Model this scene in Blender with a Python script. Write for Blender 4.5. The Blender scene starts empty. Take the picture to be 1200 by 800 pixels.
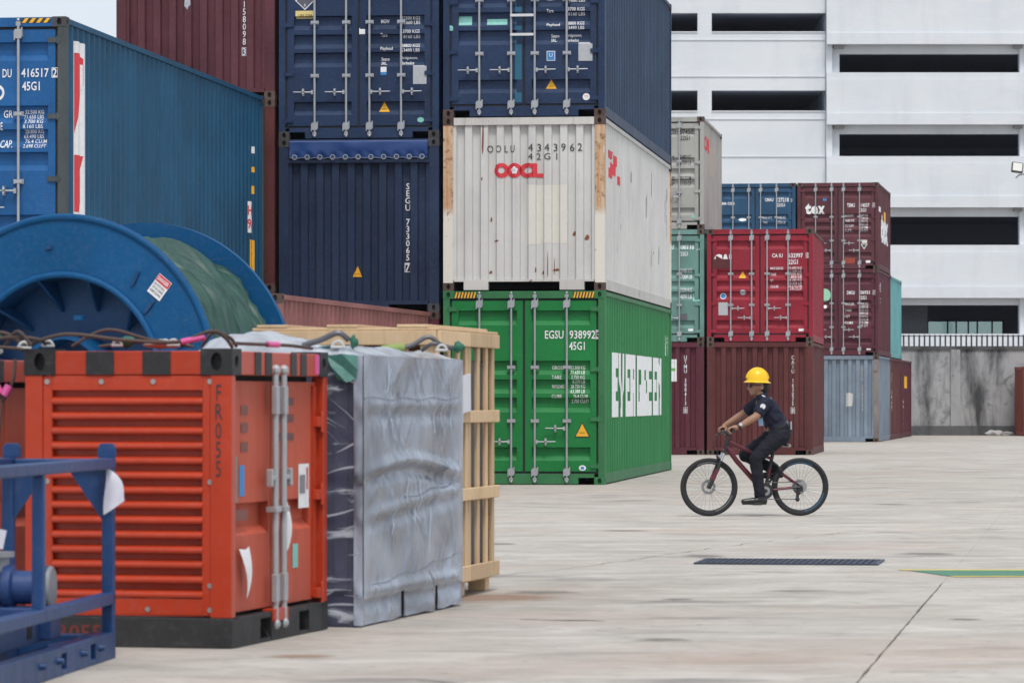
import bpy, bmesh, math, random
from mathutils import Vector, Matrix, noise
rnd = random.Random(7)
R = math.radians
S = bpy.context.scene
C = S.collection

# ------------------------------------------------------------------ camera, sky, sun, exposure
cam_data = bpy.data.cameras.new('camera')
cam = bpy.data.objects.new('camera', cam_data); C.objects.link(cam)
cam.location = (0, 0, 1.27)
cam.rotation_euler = (R(90), 0, 0)
cam_data.sensor_width = 36; cam_data.lens = 135
cam_data.shift_y = 68 / 1200
cam_data.clip_start = .5; cam_data.clip_end = 3000
cam_data.dof.use_dof = True; cam_data.dof.focus_distance = 52; cam_data.dof.aperture_fstop = 7.5
S.camera = cam
SUN_EL, SUN_AZ = 60, 170            # degrees; azimuth clockwise from +Y (north)
world = bpy.data.worlds.new('World'); S.world = world; world.use_nodes = True
wn = world.node_tree.nodes; wl = world.node_tree.links
for n in list(wn): wn.remove(n)
sky = wn.new('ShaderNodeTexSky'); sky.sky_type = 'NISHITA'; sky.sun_disc = False
sky.sun_elevation = R(SUN_EL); sky.sun_rotation = R(SUN_AZ)
sky.air_density = 1.0; sky.dust_density = 4.0; sky.ozone_density = 1.0
ovc = wn.new('ShaderNodeMix'); ovc.data_type = 'RGBA'; ovc.inputs[0].default_value = .72
ovc.inputs[7].default_value = (6.3, 6.8, 7.5, 1)      # even overcast cloud
bgn = wn.new('ShaderNodeBackground'); bgn.inputs[1].default_value = .104
won = wn.new('ShaderNodeOutputWorld')
wl.new(sky.outputs[0], ovc.inputs[6]); wl.new(ovc.outputs[2], bgn.inputs[0]); wl.new(bgn.outputs[0], won.inputs[0])
sun_data = bpy.data.lights.new('sun', 'SUN'); sun_data.energy = 1.5; sun_data.angle = R(15); sun_data.color = (1, .96, .9)
sun = bpy.data.objects.new('sun', sun_data); C.objects.link(sun)
a, e = R(SUN_AZ), R(SUN_EL)
sdir = Vector((math.sin(a) * math.cos(e), math.cos(a) * math.cos(e), math.sin(e)))
sun.rotation_euler = sdir.to_track_quat('Z', 'Y').to_euler(); sun.location = sdir * 200
S.view_settings.view_transform = 'Standard'; S.view_settings.look = 'None'
S.view_settings.exposure = 0.5; S.view_settings.gamma = 1; S.view_settings.use_curve_mapping = False
S.cycles.use_denoising = True
S.cycles.max_bounces = 6; S.cycles.diffuse_bounces = 3; S.cycles.glossy_bounces = 3
S.cycles.transparent_max_bounces = 12; S.cycles.caustics_reflective = False; S.cycles.caustics_refractive = False

# ------------------------------------------------------------------ helpers
class MB:
    """collects shapes and links them as one mesh object"""
    def __init__(s): s.v = []; s.f = []; s.m = []
    def add(s, vs, fs, m=0):
        o = len(s.v); s.v += [tuple(p) for p in vs]
        for f in fs: s.f.append(tuple(i + o for i in f)); s.m.append(m)
        return s
    def box(s, x0, x1, y0, y1, z0, z1, m=0):
        vs = [(x0,y0,z0),(x1,y0,z0),(x1,y1,z0),(x0,y1,z0),(x0,y0,z1),(x1,y0,z1),(x1,y1,z1),(x0,y1,z1)]
        return s.add(vs, [(3,2,1,0),(4,5,6,7),(0,1,5,4),(1,2,6,5),(2,3,7,6),(3,0,4,7)], m)
    def tube(s, pts, r, n=8, m=0, closed=False, flat=None):
        P = [Vector(p) for p in pts]; k = len(P)
        rs = r if isinstance(r, (list, tuple)) else [r] * k
        vs = []; up = None
        for i in range(k):
            if closed: t = P[(i+1) % k] - P[i-1]
            else: t = P[min(i+1, k-1)] - P[max(i-1, 0)]
            t.normalize()
            if up is None: up = Vector((0,0,1)) if abs(t.z) < .9 else Vector((1,0,0))
            a1 = t.cross(up)
            if a1.length < 1e-5: a1 = t.cross(Vector((1, 0, 0)))
            a1.normalize(); up = a1.cross(t); up.normalize()
            for j in range(n):
                th = 2*math.pi*j/n
                vs.append(P[i] + (a1*math.cos(th) + up*math.sin(th)*(flat or 1))*rs[i])
        fs = []
        for i in range(k if closed else k-1):
            for j in range(n):
                a_, b_ = i*n, ((i+1) % k)*n
                fs.append((a_+j, a_+(j+1) % n, b_+(j+1) % n, b_+j))
        if not closed:
            fs.append(tuple(range(n-1, -1, -1))); fs.append(tuple((k-1)*n + j for j in range(n)))
        return s.add(vs, fs, m)
    def lathe(s, prof, n=32, m=0, M=None, closed=False, caps=True):
        """prof: (radius, height) pairs turned about local z, then moved by matrix M"""
        M = M or Matrix.Identity(4); vs = []
        for r, z in prof:
            for j in range(n):
                th = 2*math.pi*j/n
                vs.append(M @ Vector((r*math.cos(th), r*math.sin(th), z)))
        fs = []; k = len(prof)
        for i in range(k if closed else k-1):
            a_, b_ = i*n, ((i+1) % k)*n
            for j in range(n): fs.append((a_+j, a_+(j+1) % n, b_+(j+1) % n, b_+j))
        if not closed and caps:
            if prof[0][0] > 1e-6: fs.append(tuple(range(n-1, -1, -1)))
            if prof[-1][0] > 1e-6: fs.append(tuple((k-1)*n+j for j in range(n)))
        return s.add(vs, fs, m)
    def prism(s, pts, axis, t0, t1, m=0):
        """pts: 2d outline; extruded along axis ('x','y','z') from t0 to t1"""
        def P(p, t):
            return {'x': (t, p[0], p[1]), 'y': (p[0], t, p[1]), 'z': (p[0], p[1], t)}[axis]
        n = len(pts)
        vs = [P(p, t0) for p in pts] + [P(p, t1) for p in pts]
        fs = [tuple(range(n)), tuple(range(2*n-1, n-1, -1))]
        for i in range(n): fs.append((i, n+i, n+(i+1) % n, (i+1) % n))
        return s.add(vs, fs, m)
    def ball(s, c, r, n=10, m=0, M3=None):
        c = Vector(c); rr = Vector(r) if isinstance(r, (tuple, list)) else Vector((r, r, r)); vs = []; fs = []
        h = max(4, n//2)
        for i in range(h+1):
            ph = math.pi*i/h
            for j in range(n):
                th = 2*math.pi*j/n
                q = Vector((rr.x*math.sin(ph)*math.cos(th), rr.y*math.sin(ph)*math.sin(th), rr.z*math.cos(ph)))
                if M3: q = M3 @ q
                vs.append(c + q)
        for i in range(h):
            for j in range(n): fs.append((i*n+j, (i+1)*n+j, (i+1)*n+(j+1) % n, i*n+(j+1) % n))
        return s.add(vs, fs, m)
    def mesh(s, name, smooth=False, clean=True):
        me = bpy.data.meshes.new(name); me.from_pydata(s.v, [], s.f)
        for p, m in zip(me.polygons, s.m): p.material_index = m
        if clean:
            bm = bmesh.new(); bm.from_mesh(me)
            bmesh.ops.remove_doubles(bm, verts=bm.verts, dist=1e-6)
            bmesh.ops.recalc_face_normals(bm, faces=bm.faces)
            bm.to_mesh(me); bm.free()
        if smooth:
            bm = bmesh.new(); bm.from_mesh(me)
            for f in bm.faces: f.smooth = True
            if clean:
                for e_ in bm.edges: e_.smooth = not (e_.is_manifold and e_.calc_face_angle(0) > R(38))
            bm.to_mesh(me); bm.free()
        me.update(); return me
    def build(s, name, mats, parent=None, smooth=False, bevel=0, clean=True, loc=None):
        me = s.mesh(name, smooth, clean)
        for mt in (mats if isinstance(mats, (list, tuple)) else [mats]): me.materials.append(mt)
        return link(name, me, parent, bevel=bevel, loc=loc)

def link(name, me, parent=None, loc=None, rot=None, bevel=0):
    o = bpy.data.objects.new(name, me); C.objects.link(o)
    if parent: o.parent = parent
    if loc: o.location = loc
    if rot: o.rotation_euler = rot
    if bevel:
        b = o.modifiers.new('bevel', 'BEVEL'); b.width = bevel; b.segments = 2; b.limit_method = 'ANGLE'; b.angle_limit = R(40)
        try: b.harden_normals = False
        except Exception: pass
    return o
def linkm(name, me, mat, parent, loc=None, rot=None, scale=None):
    """shared mesh, material per object"""
    if not me.materials: me.materials.append(mat)
    o = link(name, me, parent, loc, rot)
    o.material_slots[0].link = 'OBJECT'; o.material_slots[0].material = mat
    if scale: o.scale = scale
    return o
def thing(name, label, cat, loc=(0,0,0), rz=0, group=None):
    o = bpy.data.objects.new(name, None); C.objects.link(o); o.empty_display_size = .2
    o.location = loc; o.rotation_euler = (0, 0, rz); return tag(o, label, cat, group)
def tag(o, label, cat, group=None, kind=None):
    if label: o['label'] = label
    if cat: o['category'] = cat
    if group: o['group'] = group
    if kind: o['kind'] = kind
    return o

# ------------------------------------------------------------------ materials
def newmat(name):
    m = bpy.data.materials.new(name); m.use_nodes = True
    nt = m.node_tree; b = nt.nodes['Principled BSDF']; return m, nt, b
def nz(nt, vec, scale, detail=4, rough=.55, dist=0):
    n = nt.nodes.new('ShaderNodeTexNoise'); n.inputs['Scale'].default_value = scale
    n.inputs['Detail'].default_value = detail; n.inputs['Roughness'].default_value = rough; n.inputs['Distortion'].default_value = dist
    nt.links.new(vec, n.inputs['Vector']); return n.outputs[0]
def mapv(nt, vec, scale=(1,1,1), rot=(0,0,0)):
    n = nt.nodes.new('ShaderNodeMapping'); n.inputs['Scale'].default_value = scale; n.inputs['Rotation'].default_value = rot
    nt.links.new(vec, n.inputs['Vector']); return n.outputs[0]
def ramp(nt, fac, p0, p1, c0=(0,0,0,1), c1=(1,1,1,1), interp='LINEAR'):
    n = nt.nodes.new('ShaderNodeValToRGB'); n.color_ramp.interpolation = interp
    n.color_ramp.elements[0].position = p0; n.color_ramp.elements[1].position = p1
    n.color_ramp.elements[0].color = c0; n.color_ramp.elements[1].color = c1
    nt.links.new(fac, n.inputs[0]); return n.outputs[0]
def mix(nt, fac, a_, b_, mode='MIX'):
    n = nt.nodes.new('ShaderNodeMix'); n.data_type = 'RGBA'; n.blend_type = mode
    for sock, v in ((n.inputs[0], fac), (n.inputs[6], a_), (n.inputs[7], b_)):
        if hasattr(v, 'is_output'): nt.links.new(v, sock)
        elif isinstance(v, (int, float)): sock.default_value = v
        else: sock.default_value = (*v, 1) if len(v) == 3 else v
    return n.outputs[2]
def mathn(nt, op, a_, b_):
    n = nt.nodes.new('ShaderNodeMath'); n.operation = op
    for sock, v in ((n.inputs[0], a_), (n.inputs[1], b_)):
        if hasattr(v, 'is_output'): nt.links.new(v, sock)
        else: sock.default_value = v
    return n.outputs[0]
def objvec(nt, jitter=True):
    tc = nt.nodes.new('ShaderNodeTexCoord'); v = tc.outputs['Object']
    if jitter:
        oi = nt.nodes.new('ShaderNodeObjectInfo')
        ad = nt.nodes.new('ShaderNodeVectorMath'); ad.operation = 'ADD'
        sc = nt.nodes.new('ShaderNodeMath'); sc.operation = 'MULTIPLY'; sc.inputs[1].default_value = 17
        nt.links.new(oi.outputs['Random'], sc.inputs[0]); nt.links.new(v, ad.inputs[0]); nt.links.new(sc.outputs[0], ad.inputs[1])
        v = ad.outputs[0]
    return v
def bump(nt, b, h, strength=.2, dist=.01):
    n = nt.nodes.new('ShaderNodeBump'); n.inputs['Strength'].default_value = strength; n.inputs['Distance'].default_value = dist
    nt.links.new(h, n.inputs['Height']); nt.links.new(n.outputs[0], b.inputs['Normal'])

MATS = {}
def paint(name, col, rough=.5, fade=.18, rust=.0, dirt=.35, spec=.35, scale=1.0):
    """old container or machine paint: blotchy fading, vertical dirt streaks, rust chips"""
    if name in MATS: return MATS[name]
    m, nt, b = newmat(name); v = objvec(nt)
    big = nz(nt, v, .9*scale, 5, .6)
    streak = nz(nt, mapv(nt, v, (7, 7, .35)), 1.2*scale, 4, .6)
    c = mix(nt, ramp(nt, big, .35, .7), tuple(x*(1-fade) for x in col), tuple(min(1, x*(1+fade)+.006*fade*5) for x in col))
    grey = tuple(.55*x + .45*(.09) for x in col)
    c = mix(nt, mathn(nt, 'MULTIPLY', ramp(nt, streak, .52, .78), dirt), c, tuple(x*.55 for x in grey))
    fine = nz(nt, v, 26*scale, 3, .6)
    c = mix(nt, mathn(nt, 'MULTIPLY', ramp(nt, fine, .5, .75), .06), c, (.3, .3, .3))
    scr = nz(nt, mapv(nt, v, (.7, .7, 13)), 2.2*scale, 5, .7, .2)
    c = mix(nt, mathn(nt, 'MULTIPLY', ramp(nt, scr, .64, .70), .22), c, tuple(.5*x+.12 for x in col))
    if rust > 0:
        rn = nz(nt, v, 3.4*scale, 8, .72, .4)
        c = mix(nt, ramp(nt, rn, .70 - .14*rust, .735 - .13*rust), c, (.10, .038, .018))
        rs = nz(nt, mapv(nt, v, (9, 9, .5)), 1.5*scale, 6, .65)
        c = mix(nt, mathn(nt, 'MULTIPLY', ramp(nt, rs, .60 - .06*rust, .78), min(1, .75*rust)), c, (.20, .085, .035))
    nt.links.new(c, b.inputs['Base Color'])
    b.inputs['Specular IOR Level'].default_value = spec
    rr = nt.nodes.new('ShaderNodeMapRange'); rr.inputs[3].default_value = rough-.08; rr.inputs[4].default_value = min(1, rough+.2)
    nt.links.new(streak, rr.inputs[0]); nt.links.new(rr.outputs[0], b.inputs['Roughness'])
    bump(nt, b, mix(nt, .3, nz(nt, v, 1.5*scale, 3, .5), nz(nt, v, 5*scale, 5, .6)), .45, .045)
    MATS[name] = m; return m
def flat(name, col, rough=.6, metal=0, spec=.4, var=.12, scale=12):
    if name in MATS: return MATS[name]
    m, nt, b = newmat(name); v = objvec(nt)
    n = nz(nt, v, scale, 4, .6)
    nt.links.new(mix(nt, n, tuple(x*(1-var) for x in col), tuple(min(1, x*(1+var)) for x in col)), b.inputs['Base Color'])
    b.inputs['Roughness'].default_value = rough; b.inputs['Metallic'].default_value = metal; b.inputs['Specular IOR Level'].default_value = spec
    MATS[name] = m; return m
def stencil(name, col, wear=.5):
    """sprayed or stuck-on lettering, slightly worn"""
    if name in MATS: return MATS[name]
    m, nt, b = newmat(name); v = objvec(nt)
    n = nz(nt, v, 18, 5, .7)
    nt.links.new(mix(nt, mathn(nt, 'MULTIPLY', ramp(nt, n, .45, .7), wear), col, tuple(x*.55 for x in col)), b.inputs['Base Color'])
    b.inputs['Roughness'].default_value = .6; MATS[name] = m; return m

M_WHITE = stencil('stencil_white', (.78, .79, .80), .3)
M_BLACK = stencil('stencil_black', (.03, .032, .036), .2)
M_RED = stencil('stencil_red', (.66, .04, .055), .3)
M_YELL = stencil('label_yellow', (.80, .42, .02), .15)
M_GREY = stencil('plate_grey', (.42, .44, .46), .3)
M_BLUE = stencil('label_blue', (.04, .22, .52), .2)
M_MINT = stencil('patch_mint', (.22, .52, .46), .3)
M_CREAM = stencil('patch_cream', (.66, .645, .585), .15)
M_ZINC = flat('galvanised_steel', (.40, .42, .44), .48, .55, .4, .2, 9)
M_RUBBER = flat('rubber_gasket', (.018, .02, .023), .75)
M_DARK = flat('underside_dark', (.015, .015, .016), .9)
M_CAST = paint('casting_rust', (.085, .055, .045), .75, .3, .5, .4)
M_CASTD = paint('casting_dark', (.05, .05, .055), .7, .3, .25, .4)
# ------------------------------------------------------------------ flat print (markings), draped over the sheet it is painted on
TEXTS = []
def interp(prof, s):
    if s <= prof[0][0]: return prof[0][1]
    for (a0, d0), (a1, d1) in zip(prof, prof[1:]):
        if s <= a1: return d0 + (d1-d0)*(s-a0)/max(1e-9, a1-a0)
    return prof[-1][1]
def place_mark(me, face, box, name, mat, parent, lift):
    """me holds 2d x,y; fitted to box (u0,u1,v0,v1) on a face dict(kind, off, axis, prof)"""
    bm = bmesh.new(); bm.from_mesh(me)
    if not bm.verts: bm.free(); return None
    xs = [v.co.x for v in bm.verts]; ys = [v.co.y for v in bm.verts]
    x0, x1, y0, y1 = min(xs), max(xs), min(ys), max(ys); u0, u1, v0, v1 = box
    for v in bm.verts:
        v.co.x = u0 + (v.co.x-x0)/max(1e-9, x1-x0)*(u1-u0)
        v.co.y = v0 + (v.co.y-y0)/max(1e-9, y1-y0)*(v1-v0); v.co.z = 0
    prof = face.get('prof'); ax = face.get('axis', 0)
    if prof:
        lo, hi = ((u0, u1) if ax == 0 else (v0, v1))
        for s_, d_ in prof:
            if lo < s_ < hi:
                no = (1,0,0) if ax == 0 else (0,1,0)
                bmesh.ops.bisect_plane(bm, geom=bm.verts[:]+bm.edges[:]+bm.faces[:], plane_co=(s_ if ax == 0 else 0, s_ if ax == 1 else 0, 0), plane_no=no)
    for v in bm.verts:
        d = interp(prof, v.co[ax]) if prof else 0
        u, w = v.co.x, v.co.y
        if face['kind'] == 'front': v.co = (u, face['off'] + d - lift, w)
        elif face['kind'] == 'right': v.co = (face['off'] - d + lift, u, w)
        else: v.co = (u, w, face['off'] + lift)
    out = bpy.data.meshes.new(name); bm.to_mesh(out); bm.free(); out.materials.append(mat)
    return link(name, out, parent)
def text(parent, s, face, box, mat=None, bold=0, lift=.005, name='marking', vert=False):
    cu = bpy.data.curves.new(name, 'FONT'); cu.body = '\n'.join(s) if vert else s
    cu.size = 1; cu.offset = bold; cu.fill_mode = 'FRONT'; cu.resolution_u = 8 if bold > .05 else 2
    if vert: cu.align_x = 'CENTER'; cu.space_line = .82
    o = bpy.data.objects.new('t', cu); C.objects.link(o)
    TEXTS.append((o, parent, face, box, mat or M_WHITE, lift, name))
def poly(parent, pts, face, box, mat, lift=.003, name='sticker'):
    me = bpy.data.meshes.new(name); me.from_pydata([(x, y, 0) for x, y in pts], [], [tuple(range(len(pts)))])
    o = place_mark(me, face, box, name, mat, parent, lift); bpy.data.meshes.remove(me); return o
RECT = [(0,0),(1,0),(1,1),(0,1)]; TRI = [(0,0),(1,0),(.5,1)]; DIA = [(.5,0),(1,.5),(.5,1),(0,.5)]
ELL = [(math.cos(2*math.pi*i/20), math.sin(2*math.pi*i/20)) for i in range(20)]
def frame_mark(parent, face, box, mat, t=.006, lift=.005):
    """thin printed outline round a check digit"""
    u0, u1, v0, v1 = box
    me = bpy.data.meshes.new('f')
    o = [(u0,v0),(u1,v0),(u1,v1),(u0,v1)]; i = [(u0+t,v0+t),(u1-t,v0+t),(u1-t,v1-t),(u0+t,v1-t)]
    me.from_pydata([(x,y,0) for x,y in o+i], [], [(0,1,5,4),(1,2,6,5),(2,3,7,6),(3,0,4,7)])
    place_mark(me, face, box, 'marking', mat, parent, lift); bpy.data.meshes.remove(me)
def flush_texts():
    dg = bpy.context.evaluated_depsgraph_get(); dg.update()
    for o, parent, face, box, mat, lift, name in TEXTS:
        me = bpy.data.meshes.new_from_object(o.evaluated_get(dg))
        place_mark(me, face, box, name, mat, parent, lift)
        bpy.data.meshes.remove(me)
    for t in TEXTS:
        cu = t[0].data; bpy.data.objects.remove(t[0]); bpy.data.curves.remove(cu)
    TEXTS.clear()

# ------------------------------------------------------------------ shipping containers
W = 2.438
CH, CWX, CWY = .118, .162, .178                       # corner casting
CACHE = {}
def casting_mesh():
    if 'cast' in CACHE: return CACHE['cast']
    b = MB(); n = 10
    def holed(o, ux, uz, nrm, w, h, hw, hh):
        """a rectangle at o spanned by ux*w, uz*h with an oval hole sunk along -nrm"""
        o, ux, uz, nrm = Vector(o), Vector(ux), Vector(uz), Vector(nrm)
        cx = o + ux*w/2 + uz*h/2
        outer = [o, o+ux*w, o+ux*w+uz*h, o+uz*h]
        ring = [cx + ux*hw*math.cos(2*math.pi*(i+.5)/n+math.pi) + uz*hh*math.sin(2*math.pi*(i+.5)/n+math.pi) for i in range(n)]
        base = [p - nrm*.05 for p in ring]
        # join outer rectangle and ring: assign ring points to nearest corner
        vs = outer + ring + base; fs = []
        near = [min(range(4), key=lambda k: (outer[k]-p).length) for p in ring]
        for i in range(n):
            j = (i+1) % n
            fs.append((near[i], 4+j, 4+i) if near[i] == near[j] else (near[i], near[j], 4+j, 4+i))
            fs.append((4+i, 4+j, 4+n+j, 4+n+i))
        fs.append(tuple(4+n+i for i in range(n)))
        b.add(vs, fs)
    X, Y, Z = CWX, CWY, CH
    holed((0,0,0), (1,0,0), (0,0,1), (0,-1,0), X, Z, .03, .042)
    holed((X,0,0), (0,1,0), (0,0,1), (1,0,0), Y, Z, .036, .03)
    holed((0,Y,0), (0,-1,0), (0,0,1), (-1,0,0), Y, Z, .036, .03)
    b.add([(0,0,0),(X,0,0),(X,Y,0),(0,Y,0),(0,0,Z),(X,0,Z),(X,Y,Z),(0,Y,Z)], [(0,3,2,1),(4,5,6,7),(2,3,7,6)])
    CACHE['cast'] = b.mesh('corner_casting'); return CACHE['cast']
def corr(L0, L1, pitch=.278, flat_=.072, depth=.036):
    """trapezoid corrugation breakpoints (s, depth) from L0 to L1"""
    n = max(1, round((L1-L0)/pitch)); p = (L1-L0)/n; sl = (p - 2*flat_)/2 if p > 2*flat_ else p*.1
    fl = min(flat_, p*.45); sl = (p-2*fl)/2; out = []; s = L0
    for i in range(n):
        out += [(s, 0), (s+fl/2, 0), (s+fl/2+sl, depth), (s+fl/2+sl+fl, depth), (s+fl/2+2*sl+fl, 0)]
        s += p
    out.append((L1, 0)); return out
def lock_rod_mesh(H, guides):
    k = ('rod', H, guides)
    if k in CACHE: return CACHE[k]
    b = MB(); b.tube([(0,0,.07),(0,0,H-.055)], .0175, 10)
    for z in (.075, H-.085): b.box(-.028,.028,-.012,.03,z-.02,z+.03); b.ball((0,-.004,z+(.05 if z > 1 else -.03)), .022, 8)
    for z in (.19, H-.20): b.box(-.04,.04,-.024,.03,z-.055,z+.055); b.box(-.052,-.036,-.018,.03,z-.075,z+.035); b.box(.036,.052,-.018,.03,z-.035,z+.075)
    for g in guides: b.box(-.05,.05,-.022,.03,g-.018,g+.018); b.box(-.062,.062,.012,.03,g-.028,g+.028)
    CACHE[k] = b.mesh('lock_rod'); return CACHE[k]
def handle_mesh(d):
    k = ('handle', d)
    if k in CACHE: return CACHE[k]
    b = MB(); b.box(-.03 if d < 0 else .0, .0 if d < 0 else .03, -.045, -.005, -.03, .03)
    b.tube([(d*.02,-.035,0),(d*.12,-.04,0),(d*.30,-.035,.004)], [.013,.011,.009], 8, flat=1)
    b.box(d*.15-.012, d*.15+.012, -.055, .03, -.055, .055); b.ball((d*.15,-.055,.02), .02, 8); b.ball((d*.15,-.055,-.03), .016, 8)
    CACHE[k] = b.mesh('handle'); return CACHE[k]
def hinge_mesh():
    if 'hinge' in CACHE: return CACHE['hinge']
    b = MB(); b.box(-.07,.045,-.012,.02,-.03,.03); b.tube([(.05,-.006,-.045),(.05,-.006,.045)], .016, 8); b.box(.04,.09,-.016,.02,-.022,.022)
    CACHE['hinge'] = b.mesh('hinge'); return CACHE['hinge']
BANDS_HC = [(.36,.56),(1.08,1.30),(1.36,1.57),(1.64,1.85),(2.38,2.60)]
def door_profile(z0, z1, bands, depth=.056, sl=.03):
    pr = [(z0, 0)]
    for a_, b_ in bands: pr += [(a_, 0), (a_+sl*2.2, depth), (b_-sl*.45, depth), (b_, 0)]
    pr.append((z1, 0)); return pr

class Box_: pass
def container(name, label, loc, yaw, L, H, mat, front='door', trim=None, rods='two', bands=None, cast=None,
              post=None, rail=None, group='stacked shipping containers', back=True, px=None, notch=(.0, .24), endprof=None, plain=False):
    """loc: front right bottom corner on the ground plan; px=(x of that corner, y of base, pixels per metre) of the photograph, used to read
    the size of lettering off it in metres"""
    th = R(yaw); dirx = Vector((math.cos(th), -math.sin(th), 0))
    base = Vector(loc) - dirx*W/2
    root = thing(name, label, 'container', base, -th, group)
    k = Box_(); k.root = root; k.H = H; k.L = L; k.px = px
    trim = trim or mat; post = post or mat; rail = rail or mat; cast = cast or M_CAST; hw = W/2
    # corner castings
    for sx in (-1, 1):
        for yy in (0, L-CWY):
            for zz in (0.0, H-CH):
                if plain and (yy or sx < 0): continue
                linkm('corner_casting', casting_mesh(), cast, root, (hw-CWX if sx > 0 else -hw, yy, zz))
    # posts
    pw = .10 if front == 'door' else .15
    def bx(nm, m, *a, bevel=0):
        return MB().box(*a).build(nm, m, root, bevel=bevel)
    for sx in (-1, 1):
        x0, x1 = (hw-pw, hw-.004) if sx > 0 else (-hw+.004, -hw+pw)
        MB().box(x0, x1, .006, .15, CH, H-CH).build('corner_post', post, root)
        x0, x1 = (hw-.12, hw-.004) if sx > 0 else (-hw+.004, -hw+.12)
        bx('corner_post', post, x0, x1, L-.12, L-.006, CH, H-CH)
    # side rails
    for sx in (-1, 1):
        x0, x1 = (hw-.06, hw-.006) if sx > 0 else (-hw+.006, -hw+.06)
        bx('top_rail', rail, x0, x1, CWY, L-CWY, H-.075, H-.012)
        x0, x1 = (hw-.09, hw-.008) if sx > 0 else (-hw+.008, -hw+.09)
        bx('bottom_rail', trim, x0, x1, CWY, L-CWY, .02, .17)
    # side panels
    sp = corr(.15, L-.12)
    k.sideprof = sp
    for sx in (-1, 1):
        b = MB(); vs = []; xs = hw-.022
        for s_, d_ in sp:
            for z in (.17, H-.075): vs.append((sx*(xs-d_), s_, z))
        b.add(vs, [(2*i, 2*i+2, 2*i+3, 2*i+1) for i in range(len(sp)-1)])
        b.build('side_panel', mat, root, clean=False)
    # roof, floor, back
    bx('roof_panel', mat, -hw+.06, hw-.06, CWY, L-CWY, H-.045, H-.02)
    b = MB(); b.box(-hw+.09, hw-.09, .14, L-.14, .13, .16)
    for i in range(1, int(L/.5)): b.box(-hw+.09, hw-.09, i*.5-.03, i*.5+.03, .04, .13)
    b.build('floor_frame', M_DARK, root)
    b = MB(); vs = []; ep = corr(-hw+.12, hw-.12, .25, .105, .045)
    for s_, d_ in ep:
        for z in (.12, H-.12): vs.append((s_, L-.03-d_, z))
    b.add(vs, [(2*i, 2*i+1, 2*i+3, 2*i+2) for i in range(len(ep)-1)])
    b.build('end_panel', mat, root, clean=False)
    bx('end_rail', mat, -hw+CWX, hw-CWX, L-.1, L-.01, .03, .12); bx('end_rail', mat, -hw+CWX, hw-CWX, L-.1, L-.01, H-.12, H-.015)
    # front header and sill (sill with lifting notches beside the castings)
    bx('header', trim, -hw+CWX, hw-CWX, .006, .12, H-.115, H-.006)
    b = MB(); n0, n1 = notch[:2]; low = (0, 2, 4) if len(notch) > 2 else (1, 3)
    xs = [-hw+CWX, -hw+CWX+n0, -hw+CWX+n1, hw-CWX-n1, hw-CWX-n0, hw-CWX]
    for i in range(5):
        if xs[i+1]-xs[i] < .001: continue
        b.box(xs[i], xs[i+1], .010, .14, .135 if i in low and len(notch) > 2 else .105 if i in low else .012, .165)
    b.build('sill', trim, root)
    if front == 'panel':
        pr = corr(-hw+pw-.006, hw-pw+.006, .25, .105, .06) if not endprof else endprof
        b = MB(); vs = []
        for s_, d_ in pr:
            for z in (.16, H-.11): vs.append((s_, .03+d_, z))
        b.add(vs, [(2*i, 2*i+2, 2*i+3, 2*i+1) for i in range(len(pr)-1)])
        k.panel = b.build('end_panel', mat, root, clean=False)
        k.front = dict(kind='front', off=.03, axis=0, prof=pr)
    else:
        if bands is None: bands = [(a_*H/2.896, b_*H/2.896) for a_, b_ in BANDS_HC]
        z0, z1 = .198, H-.148; pr = door_profile(z0, z1, bands)
        k.front = dict(kind='front', off=.028, axis=1, prof=pr)
        g = MB(); g.box(-hw+pw+.03, hw-pw-.03, .104, .115, .16, H-.11); g.box(-.0165, .0165, .044, .0735, .196, H-.15)
        for a_ in ((-hw+pw-.004, -hw+pw+.030, .196, H-.146), (hw-pw-.030, hw-pw+.004, .196, H-.146), (-hw+pw-.004, hw-pw+.004, .162, .1955), (-hw+pw-.004, hw-pw+.004, H-.1455, H-.112)): g.box(a_[0], a_[1], .040, .10, a_[2], a_[3])
        g.build('door_gasket', M_RUBBER, root)
        guides = (.95*H/2.896, 1.75*H/2.896)
        rodx = (-.67, -.19, .165, .645)
        for sx in (-1, 1):
            xa, xb = (.018, hw-pw-.032) if sx > 0 else (-hw+pw+.032, -.018)
            ia, ib = xa+.10, xb-.09
            b = MB()
            for (zA, dA), (zB, dB) in zip(pr, pr[1:]):
                b.add([(ia,.028+dA,zA),(ib,.028+dA,zA),(ib,.028+dB,zB),(ia,.028+dB,zB)], [(0,1,2,3)])
                for xx in (ia, ib):
                    if dA or dB: b.add([(xx,.028,zA),(xx,.028+dA,zA),(xx,.028+dB,zB),(xx,.028,zB)], [(0,1,2,3)])
            b.add([(xa,.028,z0),(ia,.028,z0),(ia,.028,z1),(xa,.028,z1),(ib,.028,z0),(xb,.028,z0),(xb,.028,z1),(ib,.028,z1)], [(0,1,2,3),(4,5,6,7)])
            b.add([(xa,.028,z0),(xa,.095,z0),(xa,.095,z1),(xa,.028,z1),(xb,.028,z0),(xb,.095,z0),(xb,.095,z1),(xb,.028,z1)], [(0,1,2,3),(4,5,6,7)])
            b.add([(xa,.028,z0),(xb,.028,z0),(xb,.095,z0),(xa,.095,z0),(xa,.028,z1),(xb,.028,z1),(xb,.095,z1),(xa,.095,z1)], [(0,1,2,3),(4,5,6,7)])
            d = b.build('door', mat, root)
            if sx > 0: k.door_r = d
            else: k.door_l = d
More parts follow.
